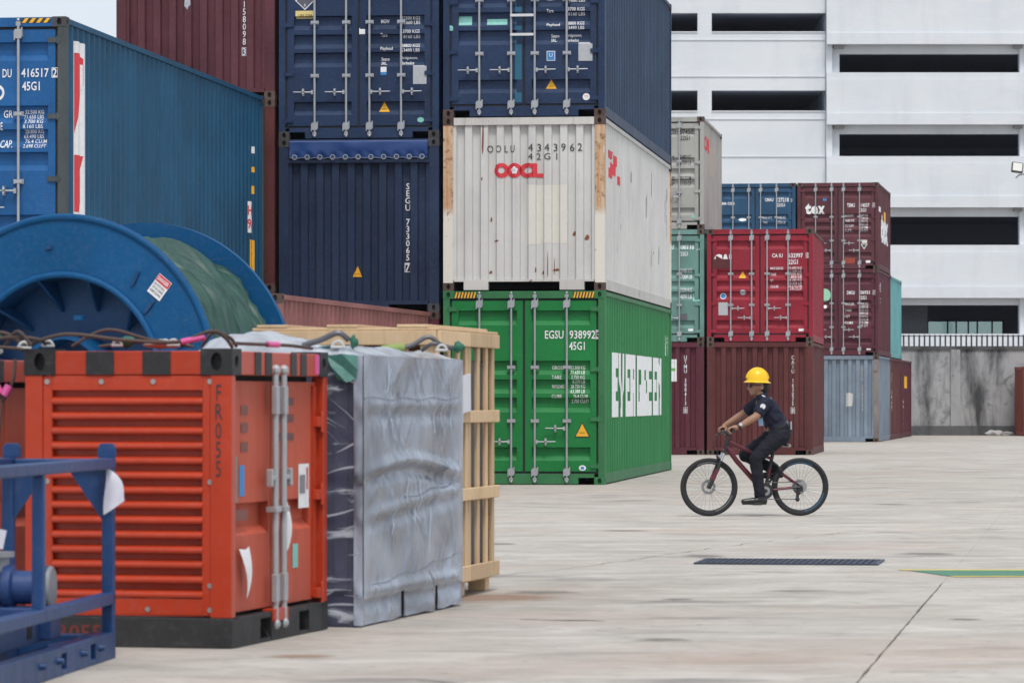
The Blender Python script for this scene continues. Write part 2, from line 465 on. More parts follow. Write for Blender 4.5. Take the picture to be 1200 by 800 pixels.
            for i in ((0, 1) if sx < 0 else (2, 3)):
                linkm('lock_rod', lock_rod_mesh(H, guides), M_ZINC, d, (rodx[i], -.004, 0))
                f = H/2.896
                if rods == 'two': z, dd = ((.84, -1), (.64, -1), (.64, 1), (.84, -1))[i]
                elif rods == 'cross': z, dd = ((.86, 1), (.62, -1), (.86, 1), (.62, -1))[i]
                else: z, dd = (.70, -1 if i < 2 else 1)
                linkm('handle', handle_mesh(dd), M_ZINC, d, (rodx[i]+dd*.018, -.004, z*f))
            for z in (.28, .98, 1.72, 2.62):
                linkm('hinge', hinge_mesh(), post, d, ((hw-pw-.05)*sx, .016, z*H/2.896), None, (sx, 1, 1))
    k.right = dict(kind='right', off=hw-.022, axis=0, prof=sp)
    return k
def pbox(k, x0, y0, x1, y1):
    """photo box -> metres on the container's front (x from its centre, z from its base)"""
    xr, yb, s = k.px
    return (W/2 + (x0-xr)/s, W/2 + (x1-xr)/s, (yb-y1)/s, (yb-y0)/s)
def T(k, s, x0, y0, x1, y1, mat=None, bold=.012, vert=False, lift=.009):
    bx = pbox(k, x0, y0, x1, y1)
    text(k.root, s, k.front, bx, mat, bold, lift, vert=vert)
def P(k, shape, x0, y0, x1, y1, mat, name='sticker', lift=.004):
    return poly(k.root, shape, k.front, pbox(k, x0, y0, x1, y1), mat, lift, name)
def boxed(k, s, x0, y0, x1, y1, mat=None):
    T(k, s, x0+.9, y0+.9, x1-.9, y1-.9, mat)
    frame_mark(k.root, k.front, pbox(k, x0, y0, x1, y1), mat or M_WHITE, .008)
def warn(k, x0, y0, x1, y1, border=True):
    if border: P(k, TRI, x0, y0, x1, y1, M_BLACK, 'warning_sign', .004)
    w_, h_ = (x1-x0)*.1, (y1-y0)*.1
    P(k, TRI, x0+w_, y0+h_*1.2, x1-w_, y1-h_*.7, M_YELL, 'warning_sign', .0065)
    T(k, 'WARNING', x0+w_*3.2, y0+h_*6.6, x1-w_*3.2, y0+h_*7.4, M_BLACK, 0)
def hazard(k, x0, y0, x1, y1, n=6):
    """black bar with yellow slanted stripes on the header"""
    u0, u1, v0, v1 = pbox(k, x0, y0, x1, y1); f = dict(kind='front', off=.006)
    poly(k.root, RECT, f, (u0, u1, v0, v1), M_BLACK, .003, 'hazard_stripe')
    p = (u1-u0)/n
    for i in range(n):
        a_ = u0 + p*i
        poly(k.root, [(0,0),(.5,0),(1,1),(.5,1)], f, (a_, min(a_+p*1.0, u1), v0, v1), M_YELL, .005, 'hazard_stripe')
# ------------------------------------------------------------------ ground
def concrete_ground():
    m, nt, b = newmat('concrete_yard')
    tc = nt.nodes.new('ShaderNodeTexCoord'); v = tc.outputs['Object']
    big = nz(nt, v, .22, 6, .6, .5); mid = nz(nt, v, 1.1, 7, .65, .3)
    c = mix(nt, ramp(nt, big, .3, .7), (.350, .312, .268), (.440, .412, .372))
    c = mix(nt, ramp(nt, mid, .38, .72), c, (.52, .484, .430))
    # tyre scuffs and washed streaks running across the yard
    sv = mapv(nt, v, (.42, 1.15, 1), (0, 0, R(8)))
    st = nz(nt, sv, 2.2, 7, .68, .5)
    c = mix(nt, mathn(nt, 'MULTIPLY', ramp(nt, st, .50, .66), .42), c, (.215, .185, .155))
    st2 = nz(nt, mapv(nt, v, (.5, 1.0, 1), (0, 0, R(-4))), 1.5, 7, .7, .8)
    c = mix(nt, mathn(nt, 'MULTIPLY', ramp(nt, st2, .52, .68), .6), c, (.62, .59, .545))
    # reddish wash, oil spots
    red = nz(nt, mapv(nt, v, (.22, .42, 1)), 1.0, 4, .6, .4)
    c = mix(nt, mathn(nt, 'MULTIPLY', ramp(nt, red, .52, .72), .55), c, (.42, .305, .235))
    gr_ = nz(nt, v, 5.5, 6, .75, .3)
    c = mix(nt, mathn(nt, 'MULTIPLY', ramp(nt, gr_, .50, .66), .32), c, (.27, .255, .24))
    c = mix(nt, mathn(nt, 'MULTIPLY', ramp(nt, gr_, .30, .44, (1,1,1,1), (0,0,0,1)), .35), c, (.56, .55, .53))
    oil = nz(nt, mapv(nt, v, (.5, 1, 1)), .9, 5, .6, .2)
    c = mix(nt, mathn(nt, 'MULTIPLY', ramp(nt, oil, .60, .68), .6), c, (.16, .15, .145))
    fine = nz(nt, v, 34, 5, .7)
    c = mix(nt, mathn(nt, 'MULTIPLY', ramp(nt, fine, .45, .75), .28), c, (.23, .22, .21))
    speck = nz(nt, v, 11, 2, .5)
    c = mix(nt, mathn(nt, 'MULTIPLY', ramp(nt, speck, .70, .74), .65), c, (.13, .125, .12))
    oi = nt.nodes.new('ShaderNodeObjectInfo')
    tone = nt.nodes.new('ShaderNodeMapRange'); tone.inputs[3].default_value = .97; tone.inputs[4].default_value = 1.03
    nt.links.new(oi.outputs['Random'], tone.inputs[0])
    hs = nt.nodes.new('ShaderNodeHueSaturation'); nt.links.new(tone.outputs[0], hs.inputs['Value']); nt.links.new(c, hs.inputs['Color'])
    nt.links.new(hs.outputs[0], b.inputs['Base Color']); b.inputs['Roughness'].default_value = .82; b.inputs['Specular IOR Level'].default_value = .3
    hh = mix(nt, .5, nz(nt, v, 9, 8, .7), nz(nt, v, 60, 4, .7))
    bump(nt, b, hh, .6, .012)
    return m
M_CONC = concrete_ground()
M_JOINT = flat('joint_dirt', (.165, .15, .13), .95, var=.4, scale=6)
ground = MB().add([(-900,-60,-.03),(900,-60,-.03),(900,2400,-.03),(-900,2400,-.03)], [(0,1,2,3)]).build('ground', M_JOINT)
tag(ground, None, None, kind='structure')
GO, GY = Vector((2.98, 26.6)), R(8.7)                 # one slab corner and the yard's grid direction
gx, gy = Vector((math.cos(GY), -math.sin(GY))), Vector((math.sin(GY), math.cos(GY)))
SW, SL = 5.6, 9.6
def jag(p, q, n, amp, seed):
    out = []
    for i in range(n):
        t = i/n; s_ = p.lerp(q, t); d = (q-p).normalized(); nr = Vector((-d.y, d.x))
        a_ = 0 if i == 0 else amp
        out.append(s_ + nr*a_*(noise.noise(Vector((s_.x*3.1, s_.y*3.1, seed)))+.6*noise.noise(Vector((s_.x*9, s_.y*9, seed+5)))))
    return out
def slab(i0, i1, j0, j1, rough):
    g = .0008 if not rough else .006
    c = [GO+gx*(i0*SW+g)+gy*(j0*SL+g), GO+gx*(i1*SW-g)+gy*(j0*SL+g), GO+gx*(i1*SW-g)+gy*(j1*SL-g), GO+gx*(i0*SW+g)+gy*(j1*SL-g)]
    pts = []
    n = 90 if rough else 8
    for k in range(4): pts += jag(c[k], c[(k+1) % 4], n, .006 if rough else .002, i0*7.3+j0*3.1+k)
    N = len(pts); vs = [(p.x, p.y, 0) for p in pts]+[(p.x, p.y, -.028) for p in pts]
    MB().add(vs, [tuple(range(N))]+[(i, N+i, N+(i+1) % N, (i+1) % N) for i in range(N)]).build('concrete_slab', M_CONC, ground)
for j in range(-3, 13):
    for i in range(-5, 7):
        slab(i, i+1, j, j+1, j == -1 and i in (-1, 0))
for (i0, i1, j0, j1) in ((-60,-5,-3,60),(7,80,-3,60),(-5,7,13,60)): slab(i0, i1, j0, j1, False)

# painted walkway line (green between yellow edges), lying on the slabs
M_PGREEN = stencil('road_paint_green', (.05, .19, .11), .7); M_PYEL = stencil('road_paint_yellow', (.62, .47, .06), .5)
ln = Vector((math.cos(R(3)), -math.sin(R(3))*.2)); A0 = Vector((2.98, 28.35))
def strip(nm, o0, o1, x0, x1, sl0, z, mt):
    p = [A0+Vector((x0+sl0*o0, o0)), A0+Vector((x1, o0)), A0+Vector((x1, o1)), A0+Vector((x0+sl0*o1, o1))]
    MB().add([(q.x, q.y, z) for q in p], [(0,1,2,3)]).build(nm, mt, ground)
PAINT_Z = .004
strip('green_paint', -.72, .16, 0, 9, -.22, .004, M_PGREEN)
strip('yellow_paint', .17, .32, -.04, 9, -.22, .004, M_PYEL); strip('yellow_paint', -.86, -.73, 0, 9, -.22, .004, M_PYEL)

# hairline cracks and old oil or rubber stains on the slabs
def crack(pts, w0):
    P_ = [Vector(p) for p in pts]; out = []
    for p, q in zip(P_, P_[1:]):
        n = max(4, int((q-p).length/.12))
        for i in range(n):
            s_ = p.lerp(q, i/n); d = (q-p).normalized(); nr = Vector((-d.y, d.x))
            out.append((s_+nr*.07*noise.noise(Vector((s_.x*1.9, s_.y*1.9, 4)))+nr*.03*noise.noise(Vector((s_.x*7, s_.y*7, 9))), nr))
    vs = []
    for k_, (s_, nr) in enumerate(out):
        w = w0*(.35+abs(noise.noise(Vector((s_.x*5, s_.y*5, 1))))*1.6)
        vs += [(s_.x-nr.x*w, s_.y-nr.y*w, .003), (s_.x+nr.x*w, s_.y+nr.y*w, .003)]
    MB().add(vs, [(2*i, 2*i+1, 2*i+3, 2*i+2) for i in range(len(out)-1)]).build('crack', M_JOINT, ground, clean=False)
crack([(-.3,27.2),(.6,29.3),(1.6,32.5),(2.4,34.8),(3.4,37.2)], .006); crack([(2.9,26.7),(1.6,26.9),(.3,27.3)], .004); crack([(.05,22.2),(.30,22.12),(.62,22.0)], .02); crack([(-.4,17.4),(-.1,17.15)], .012); crack([(2.6,34.5),(4.2,34.1),(6.2,34.4)], .007); crack([(1.0,31.1),(1.75,30.6)], .012)
def stain_mat(nm, col_, a_):
    m, nt, b = newmat(nm); tc = nt.nodes.new('ShaderNodeTexCoord'); v = tc.outputs['Object']
    b.inputs['Base Color'].default_value = (*col_, 1); b.inputs['Roughness'].default_value = .85
    vl = nt.nodes.new('ShaderNodeVectorMath'); vl.operation = 'LENGTH'; nt.links.new(v, vl.inputs[0])
    d = mathn(nt, 'ADD', vl.outputs['Value'], mathn(nt, 'MULTIPLY', nz(nt, v, 2.6, 7, .7, .5), .9))
    f = ramp(nt, d, .70, 1.25, (1,1,1,1), (0,0,0,1)); nt.links.new(mathn(nt, 'MULTIPLY', f, a_), b.inputs['Alpha']); return m
M_STA = stain_mat('oil_stain', (.16, .148, .135), .42); M_STR = stain_mat('rust_wash', (.36, .20, .12), .45)
me_s = MB().add([(1.15*math.cos(2*math.pi*i/24), 1.15*math.sin(2*math.pi*i/24), 0) for i in range(24)], [tuple(range(24))]).mesh('stain')
for i, (x_, y_, rx, ry, mt) in enumerate(((1.55,31.2,.36,.75,M_STA),(.35,22.1,.36,.20,M_STA),(2.62,22.2,.20,.28,M_STA),(1.05,24.4,.22,.3,M_STA),(.2,25.3,.5,.5,M_STA),(4.6,46.5,.5,.6,M_STA),(-.1,33.8,.3,.5,M_STA),(1.1,37.2,.5,.5,M_STA),(-.15,24.6,.9,1.0,M_STR),(-1.05,19.0,.35,.3,M_STR),(3.4,31.6,.5,.6,M_STA),(.8,20.3,.3,.3,M_STA),(1.9,25.5,.5,.25,M_STA))):
    o = linkm('stain', me_s, mt, ground, (x_, y_, .0012+.0001*i), (0, 0, rnd.uniform(0, .3)), (rx, ry, 1))

# steel drain grate
M_GRATE = flat('grate_steel', (.055, .065, .095), .5, .5, .4, .3)
gr = thing('drain_grate', 'flat dark steel drain grate in the concrete yard below the bicycle', 'drain grate', (2.17, 29.95, 0), R(-9))
gw, gd = 1.36, .80
MB().box(-gw/2, gw/2, -gd/2, gd/2, .002, .004).build('pit', M_DARK, gr)  # flat dark plate; its colour stands in for the shaded hole
b = MB()
for a_ in ((-gw/2-.03,-gw/2,-gd/2-.03,gd/2+.03),(gw/2,gw/2+.03,-gd/2-.03,gd/2+.03),(-gw/2,gw/2,-gd/2-.03,-gd/2),(-gw/2,gw/2,gd/2,gd/2+.03)): b.box(*a_, .001, .014)
b.build('grate_frame', M_GRATE, gr)
me = MB().box(-.009, .009, -gd/2, gd/2, .005, .012).mesh('grate_bar'); me.materials.append(M_GRATE)
for i in range(28): link('grate_bar', me, gr, (-gw/2+gw*(i+.5)/28, 0, 0))
me = MB().box(-gw/2, gw/2, -.016, .016, .006, .0125).mesh('cross_bar'); me.materials.append(M_GRATE)
for i in range(5): link('cross_bar', me, gr, (0, -gd/2+gd*(i+.5)/5, .0007))

# ------------------------------------------------------------------ boundary wall, railing, stones
def grime(name, c0, c1, dark, amount):
    m, nt, b = newmat(name); v = objvec(nt, False)
    c = mix(nt, ramp(nt, nz(nt, v, .55, 7, .65, .6), .3, .7), c0, c1)
    st = nz(nt, mapv(nt, v, (.7, .7, .13)), 1.0, 6, .65, .3)
    c = mix(nt, mathn(nt, 'MULTIPLY', ramp(nt, st, .49, .63), amount), c, dark)
    bl = nz(nt, v, 1.6, 8, .7, .8)
    c = mix(nt, mathn(nt, 'MULTIPLY', ramp(nt, bl, .55, .66), amount*.6), c, tuple(x*1.6 for x in dark))
    nt.links.new(c, b.inputs['Base Color']); b.inputs['Roughness'].default_value = .9
    bump(nt, b, nz(nt, v, 6, 8, .7), .4, .03); return m
M_WALL = grime('stained_concrete', (.25, .255, .26), (.42, .42, .42), (.035, .037, .04), .95)
M_WALLD = grime('dark_concrete', (.075, .08, .085), (.13, .13, .13), (.02, .02, .02), .7)
WY = 136.0
wall = thing('boundary_wall', 'stained grey concrete boundary wall topped by short bars', 'wall', (20, WY, 0))
MB().box(-14, 22, 0, .3, .34, 3.04).build('wall_face', M_WALL, wall)
MB().box(-14, 22, -.1, .35, 0, .34).build('plinth', M_WALLD, wall)
MB().box(-14, 22, -.06, .36, 3.04, 3.16).build('coping', M_WALLD, wall)
me = MB().box(-.17, .17, -.07, -.002, .34, 3.04).mesh('pilaster'); me.materials.append(M_WALL)
for x in (-13.1, -4.3, 4.2, 12.7): link('pilaster', me, wall, (x, 0, 0))
MB().tube([(-14,.14,3.52),(22,.14,3.52)], .02, 6).build('rail', flat('bar_steel', (.045,.05,.06), .6), wall)
me = MB().box(-.028, .028, .11, .17, 3.16, 3.56).mesh('bar'); me.materials.append(MATS['bar_steel'])
for i in range(66): link('bar', me, wall, (-6.3+i*.185, 0, 0))
M_STONE = flat('rubble', (.42, .41, .40), .9, var=.25, scale=4)
for i, (x, s_, lb) in enumerate(((13.65,.16,'lone pale rubble stone at the wall foot beside the maroon container'),(17.05,.2,'left pale rubble lump at the wall foot near the red container'),(17.45,.15,'middle pale rubble lump at the wall foot near the red container'),(17.9,.12,'smallest pale rubble lump at the wall foot beside the red container'))):
    bm = bmesh.new(); bmesh.ops.create_icosphere(bm, subdivisions=2, radius=1)
    for v_ in bm.verts: v_.co *= 1+.4*noise.noise(v_.co*1.7+Vector((i*5,0,0))); v_.co.z *= .6
    me = bpy.data.meshes.new('stone'); bm.to_mesh(me); bm.free(); me.materials.append(M_STONE)
    o = link('rubble_stone', me, None, (x+.0, WY-.45, s_*.4)); o.scale = (s_*1.6, s_, s_)
    tag(o, lb, 'stone', 'rubble stones')

# ------------------------------------------------------------------ white car-park building
def whitewash():
    m, nt, b = newmat('white_facade_paint'); v = objvec(nt, False)
    c = mix(nt, ramp(nt, nz(nt, v, .35, 6, .6, .5), .3, .7), (.605, .64, .675), (.68, .71, .735))
    st = nz(nt, mapv(nt, v, (.9, .9, .12)), 1.2, 5, .6)
    c = mix(nt, mathn(nt, 'MULTIPLY', ramp(nt, st, .50, .75), .35), c, (.45, .47, .51))
    hb = nz(nt, mapv(nt, v, (.35, 1, 1.5)), 1.4, 7, .75, .6)
    c = mix(nt, mathn(nt, 'MULTIPLY', ramp(nt, hb, .52, .68), .55), c, (.70, .72, .745))
    c = mix(nt, mathn(nt, 'MULTIPLY', ramp(nt, hb, .25, .40, (1,1,1,1), (0,0,0,1)), .3), c, (.47, .50, .55))
    nt.links.new(c, b.inputs['Base Color']); b.inputs['Roughness'].default_value = .75
    bump(nt, b, nz(nt, v, 2.5, 7, .7), .3, .03); return m
M_FAC = whitewash()
M_INT = flat('garage_interior', (.34, .38, .46), .95)
M_INTL = flat('garage_inner_wall', (.30, .31, .32), .95)
BY, BS = 150.0, 30.0
bld = thing('parking_garage', 'large white multi-storey car park with long dark openings', 'building', (12.3, BY, 0))
def fx(px): return (px-600)/BS - 12.3
def fz(py): return (468-py)/BS + 1.27
def bb(nm, x0, x1, y0, y1, d0, d1, mt=M_FAC, bevel=0):
    return MB().box(fx(x0), fx(x1), d0, d1, fz(y1), fz(y0)).build(nm, mt, bld, bevel=bevel)
# left wing: solid wall with slots (front face at d=.5), piers between
LX0, LX1 = 480, 968.6
SL_ = [(14, 37), (105, 130)]
ys = [-160] + [q for s_ in SL_ for q in s_] + [505]
# upper slots out of frame continue the pattern
bb('wall_panel', LX0, LX1, -160, 14, .5, .8); bb('wall_panel', LX0, LX1, 37, 105, .5, .8); bb('wall_panel', LX0, LX1, 130, 505, .5, .8)
for (y0, y1) in SL_:
    for (x0, x1) in ((480, 520), (653, 669), (818.3, 834.8)): bb('pier', x0, x1, y0, y1, .5, .82)
    for (x0, x1) in ((520, 653), (669, 818.3), (834.8, LX1)):
        bb('sill', x0, x1, y1-1.2, y1, .46, .499)
for y in (45, 88, 138, 182): bb('ledge', LX0, LX1-.1, y, y+1.1, .465, .5)
# right wing: spandrel beams standing forward, recessed window bands
RX0, RX1 = 969, 1420
bands_ = [(-160, -42), (-8, 52), (85, 146), (183, 243), (287, 349), (391, 505)]
for (y0, y1) in bands_:
    bb('spandrel', RX0, RX1, y0+8, y1-13, 0, .5); bb('spandrel_lip', RX0, RX1, y1-13, y1, -.07, .5); bb('spandrel_cap', RX0, RX1, y0, y0+8, .035, .5)
gaps = [(-42, -8), (52, 85), (146, 183), (243, 287), (349, 391)]
for i, (y0, y1) in enumerate(gaps):
    lin = 10 if i < 4 else 8
    bb('lintel', RX0, RX1, y0, y0+lin, .55, .9)
    bb('column', RX0, RX0+7, y0, y1, .30, .9); bb('column', RX0+7, RX0+16, y0+.0, y1, .52, .9)
    for x in (1196.5, 1412): bb('column', x, x+13, y0, y1, .42, .9)
    if i < 4: bb('drain_box', 978, 990, y0+.2, y0+4, .2, .5, flat('weathered_pipe', (.25,.25,.25), .8)); bb('drain_box', 1189, 1199, y0+.2, y0+4, .2, .5, MATS['weathered_pipe'])
# floors and back wall
for (y0, y1) in ((-48,-40),(46, 52.5),(140, 146.5),(237, 243.5),(343, 349.5),(398, 405)): bb('floor_slab', RX0, RX1, y0, y1, .95, 14, M_INT)
for (y0, y1) in ((7, 13.5),(98, 104.5),(131, 138)): bb('floor_slab', LX0, LX1-.5, y0, y1, .85, 14, M_INT)
bb('floor_slab', LX0, LX1-.5, 38, 46, .85, 14, M_INT)
bb('back_wall', LX0, RX1, -160, 349, 14, 14.3, M_INT)
bb('back_wall', LX0, 1116, 349, 505, 14.001, 14.3, M_INT); bb('back_wall', 1230, RX1, 349, 505, 14.001, 14.3, M_INT)
bb('back_wall', 1116, 1230, 349, 367, 14.001, 14.3, M_INT); bb('back_wall', 1116, 1230, 398, 505, 14.001, 14.3, M_INT)
bb('inner_wall', 1040, 1100, 349.5, 398, 4, 4.2, M_INTL)
bb('party_wall', LX1-.4, RX0+.4, -160, 505, .9, 14, M_INT); bb('end_wall', RX1, RX1+6, -160, 505, 0, 14.3); bb('end_wall', LX0-6, LX0, -160, 505, .5, 14.3)
bb('roof', LX0, RX1, -166, -160, 0, 14.3)
m, nt, b = newmat('tinted_glass'); tr = nt.nodes.new('ShaderNodeBsdfTransparent'); tr.inputs[0].default_value = (.50, .60, .57, 1)
gl = nt.nodes.new('ShaderNodeBsdfGlossy'); gl.inputs['Roughness'].default_value = .05; mx = nt.nodes.new('ShaderNodeMixShader'); mx.inputs[0].default_value = .08
nt.links.new(tr.outputs[0], mx.inputs[1]); nt.links.new(gl.outputs[0], mx.inputs[2]); nt.links.new(mx.outputs[0], nt.nodes['Material Output'].inputs[0]); M_GLASS = m
M_FRAME = flat('window_frame_dark', (.03, .035, .04), .5)
win = MB()
for x in (1116, 1131.5, 1157, 1168, 1183.5, 1195, 1214, 1228): win.box(fx(x), fx(x+1.8), 13.9, 14.0, fz(398), fz(367))
for y in (367, 389.5): win.box(fx(1116), fx(1229.8), 13.88, 13.999, fz(y+1.4), fz(y))
wf = win.build('window_frame', M_FRAME, bld)
xs = (1116, 1131.5, 1157, 1168, 1183.5, 1195, 1214, 1228)
for a_, c_ in zip(xs, xs[1:]): MB().box(fx(a_+1.8), fx(c_), 13.94, 13.95, fz(398), fz(368.5)).build('pane', M_GLASS, wf)
# floodlight on a bent arm from a lamp post right of the frame
M_POLE = flat('pole_grey', (.25, .26, .27), .5, .4)
fl = thing('floodlight', 'small square floodlight on a thin bent arm against the white building', 'floodlight', (18.95, 138.5, 0))
MB().tube([(0,0,0),(0,0,9.3)], [.08,.05], 10).build('pole', M_POLE, fl)
MB().tube([(0,0,9.36),(-.45,0,9.40),(-.66,0,9.36),(-.78,0,9.25)], .025, 8).build('arm', M_POLE, fl)
h = MB().box(-.21, .21, -.06, .06, -.2, .2).build('lamp_housing', flat('lamp_body', (.06,.06,.065), .5), fl, bevel=.03, loc=(-.74, -.1, 9.62)); h.rotation_euler = (R(-22), R(8), 0)
g_ = MB().box(-.165, .165, -.072, -.061, -.155, .155).build('lamp_glass', flat('lamp_lens', (.62,.62,.58), .25), h)
# ------------------------------------------------------------------ container paints
P_GREEN = paint('paint_green', (.003, .180, .038), .45, .12, .08, .2)
P_GREEN2 = paint('paint_green_weathered', (.030, .165, .060), .55, .15, .12, .3)
P_NAVY = paint('paint_navy', (.006, .025, .076), .5, .2, .05, .35)
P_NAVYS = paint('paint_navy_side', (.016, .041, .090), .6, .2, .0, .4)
P_SEGU = paint('paint_dark_navy', (.008, .023, .064), .55, .2, .03, .35)
P_BLUE = paint('paint_blue', (.003, .092, .28), .45, .15, .03, .3)
P_TEALB = paint('paint_sea_blue', (.001, .070, .150), .5, .18, .03, .4)
P_MAROON = paint('paint_maroon', (.095, .022, .030), .6, .22, .05, .35)
P_MAROON2 = paint('paint_maroon_brown', (.098, .020, .020), .6, .22, .15, .35)
P_WINE = paint('paint_wine', (.085, .012, .024), .55, .15, .05, .3)
P_RED = paint('paint_crimson', (.26, .008, .024), .5, .18, .05, .35)
P_PINK = paint('paint_pinkish_brown', (.27, .105, .095), .65, .2, .05, .3)
P_WHITE = paint('paint_offwhite', (.585, .585, .565), .55, .07, .16, .28)
P_WHITES = paint('paint_offwhite_side', (.47, .47, .46), .6, .07, .0, .25)
P_GREY = paint('paint_light_grey', (.36, .36, .335), .6, .12, .15, .35)
P_TEAL = paint('paint_teal_faded', (.125, .255, .225), .6, .18, .28, .5)
P_CYAN = paint('paint_turquoise', (.13, .36, .37), .6, .15, .2, .4)
P_STEEL = paint('paint_grey_blue', (.18, .225, .28), .6, .2, .30, .4)
P_CMA = paint('paint_ocean', (.010, .062, .135), .55, .2, .02, .35)
P_ORANGE = paint('paint_rust_red', (.26, .06, .035), .6, .2, .2, .3)
def rustpost():
    m, nt, b = newmat('rusty_post_half_repainted'); tc = nt.nodes.new('ShaderNodeTexCoord'); v = tc.outputs['Object']
    se = nt.nodes.new('ShaderNodeSeparateXYZ'); nt.links.new(v, se.inputs[0])
    n = nz(nt, mapv(nt, v, (6, 6, 1.2)), 2.2, 7, .7, .3); n2 = nz(nt, v, 9, 6, .7)
    n3 = nz(nt, mapv(nt, v, (14, 14, .8)), 1.5, 6, .7, .3); ru = mix(nt, ramp(nt, n3, .3, .7), (.58, .47, .34), (.46, .20, .06)); ru = mix(nt, mathn(nt, 'MULTIPLY', ramp(nt, n2, .52, .64), .85), ru, (.16, .065, .03)); ru = mix(nt, ramp(nt, n, .60, .66), ru, (.60, .57, .50))
    wh = mix(nt, ramp(nt, n2, .62, .67), (.68, .65, .58), (.30, .17, .09))
    zz = mathn(nt, 'ADD', se.outputs[2], mathn(nt, 'MULTIPLY', n, .12))
    f = ramp(nt, mathn(nt, 'DIVIDE', zz, 2.591), .455, .505)
    nt.links.new(mix(nt, f, wh, ru), b.inputs['Base Color']); b.inputs['Roughness'].default_value = .75; return m
P_RPOST = rustpost()

# ------------------------------------------------------------------ the near stacks
Y0 = 7.05
def col(i, dx=0):      # front right corner of stack column i, counted leftwards from the green container
    th = R(Y0); d = 2.498*i
    return (1.385 - d*math.cos(th), 57.2 + d*math.sin(th))
HC, ST = 2.896, 2.591
x, y = col(0)
k = container('shipping_container', 'green container with closed doors lettered EVERGREEN on its side, standing on the ground', (x, y, 0), Y0, 12.192, HC, P_GREEN, cast=P_GREEN2, post=P_GREEN2, rail=P_GREEN2, trim=P_GREEN2, px=(709, 568, 78.7))
T(k,'EGSU',638,387,660,396.7); T(k,'938992',667,387,697.5,396.9); boxed(k,'3',698,386.4,704,397.4); T(k,'45G1',666.5,400.3,685,410)
for s_, x0, x1, y0 in (('GROSS',646,660,428.5),('32.500 KG',668,685,428.5),('71.650 LB',668,685,434),('TARE',646,657.5,439.7),('3.750 KG',669,685,439.7),('8.270 LB',670,685,445),('PAYLOAD',646,660.5,450.6),('28.750 KG',668,685,450.6),('63.380 LB',668,685,456.2),('CUBE',646,658,462),('76.4 CU.M',671.5,688.5,462),('2.700 CU.FT',669,690,467.8)):
    T(k, s_, x0, y0, x1, y0+4.3, None, .004)
warn(k, 672.5, 494, 691.5, 512.5); P(k, ELL, 678, 545, 686.5, 551.5, M_WHITE); P(k, ELL, 680, 546.5, 684.5, 550, M_BLUE, 'sticker', .007)
hazard(k, 531, 341.8, 556.5, 348.8, 7); hazard(k, 671.5, 341.8, 696.5, 348.8, 7)
sd = k.right
BLK = {'E': [(0,0,.46,1),(.46,.76,1,1),(.46,.40,.92,.62),(.46,0,1,.25)], 'R': [(0,0,.42,1),(.42,.77,1,1),(.42,.38,.9,.60),(.72,.60,1,.77),(.60,0,1,.38)],
       'G': [(0,0,.42,1),(.42,.77,1,1),(.42,0,1,.24),(.72,.24,1,.52),(.55,.40,.72,.52)], 'V': [[(0,1),(.42,1),(.5,.36),(.58,1),(1,1),(.68,0),(.32,0)]], 'N': [(0,0,.36,1),(.64,0,1,1),[(.36,1),(.64,.34),(.64,0),(.36,.66)]]}
def block_letter(parent, ch, face, box, mat):
    vs, fs = [], []
    for q in BLK[ch]:
        pts = q if isinstance(q, list) else [(q[0],q[1]),(q[2],q[1]),(q[2],q[3]),(q[0],q[3])]
        fs.append(tuple(range(len(vs), len(vs)+len(pts)))); vs += [(x_, y_, 0) for x_, y_ in pts]
    me = bpy.data.meshes.new('l'); me.from_pydata(vs, [], fs); place_mark(me, face, box, 'lettering', mat, parent, .006); bpy.data.meshes.remove(me)
for i, ch in enumerate('EVERGREEN'): block_letter(k.root, ch, sd, (1.45+i*1.0, 1.45+i*1.0+.87, 1.0, 1.99), M_WHITE)
for t in (10.75, 11.1, 11.45): text(k.root, 'EGSU9389923', sd, (t, t+.13, 2.05, 2.40), M_WHITE, 0, .006, 'marking', True)

k = container('shipping_container', 'dirty white container with red round-letter logo and rusty corner posts', (x, y, HC), Y0, 12.192, ST, P_WHITE, 'panel', post=P_RPOST, rail=P_WHITES, trim=paint('paint_offwhite_rusty', (.56, .55, .52), .6, .1, .55, .3), px=(709, 340, 78.7), notch=(.15, .52, 1))
T(k,'O O L U',569.5,169,602,177.5,M_BLACK,.0); T(k,'4 3 4 3 9 6 2',618,167.5,682,176.5,M_BLACK,.0); T(k,'4 2 G 1',618,178.6,652,186.3,M_BLACK,.0)
T(k,'O',577.5,190,595,207.3,M_RED,.075); T(k,'O',592.5,190,610.5,207.3,M_RED,.075); T(k,'C',607.5,190,624,207.3,M_RED,.075); T(k,'L',622.5,190.5,635.5,207,M_RED,.075)
for i in range(5):
    a_ = 2*math.pi*i/5+.3; P(k, ELL, 601.5+2.6*math.cos(a_)-1.9, 198.6-2.6*math.sin(a_)-1.9, 601.5+2.6*math.cos(a_)+1.9, 198.6-2.6*math.sin(a_)+1.9, M_WHITE, 'emblem', .013)
P(k, [(0,0),(.35,.01),(.36,.03),(1,.02),(.99,.3),(1,.62),(.985,.7),(1,1),(.4,.99),(0,1)], 616, 215.5, 664.5, 286, M_CREAM, 'repaint_patch', .003)
P_RUSTP = stencil('rust_patch', (.22, .075, .03), .6)
BL = [(0,.2),(.3,0),(.8,.1),(1,.5),(.75,1),(.35,.8)]
for (x0,y0,x1,y1) in ((571,316,575,320),(577,280,583,282.5),(684,274,690,281),(626,312,627.5,319),(646,314,655,317),(640.5,292,641.8,325),(648,300,649,322),(563,135,565.5,180),(572.5,253,575,259),(562,206,564,210),(634,316,637,321),(670,270,674,276)):
    P(k, BL, x0, y0, x1, y1, P_RUSTP, 'rust_patch', .0045)
sd = k.right
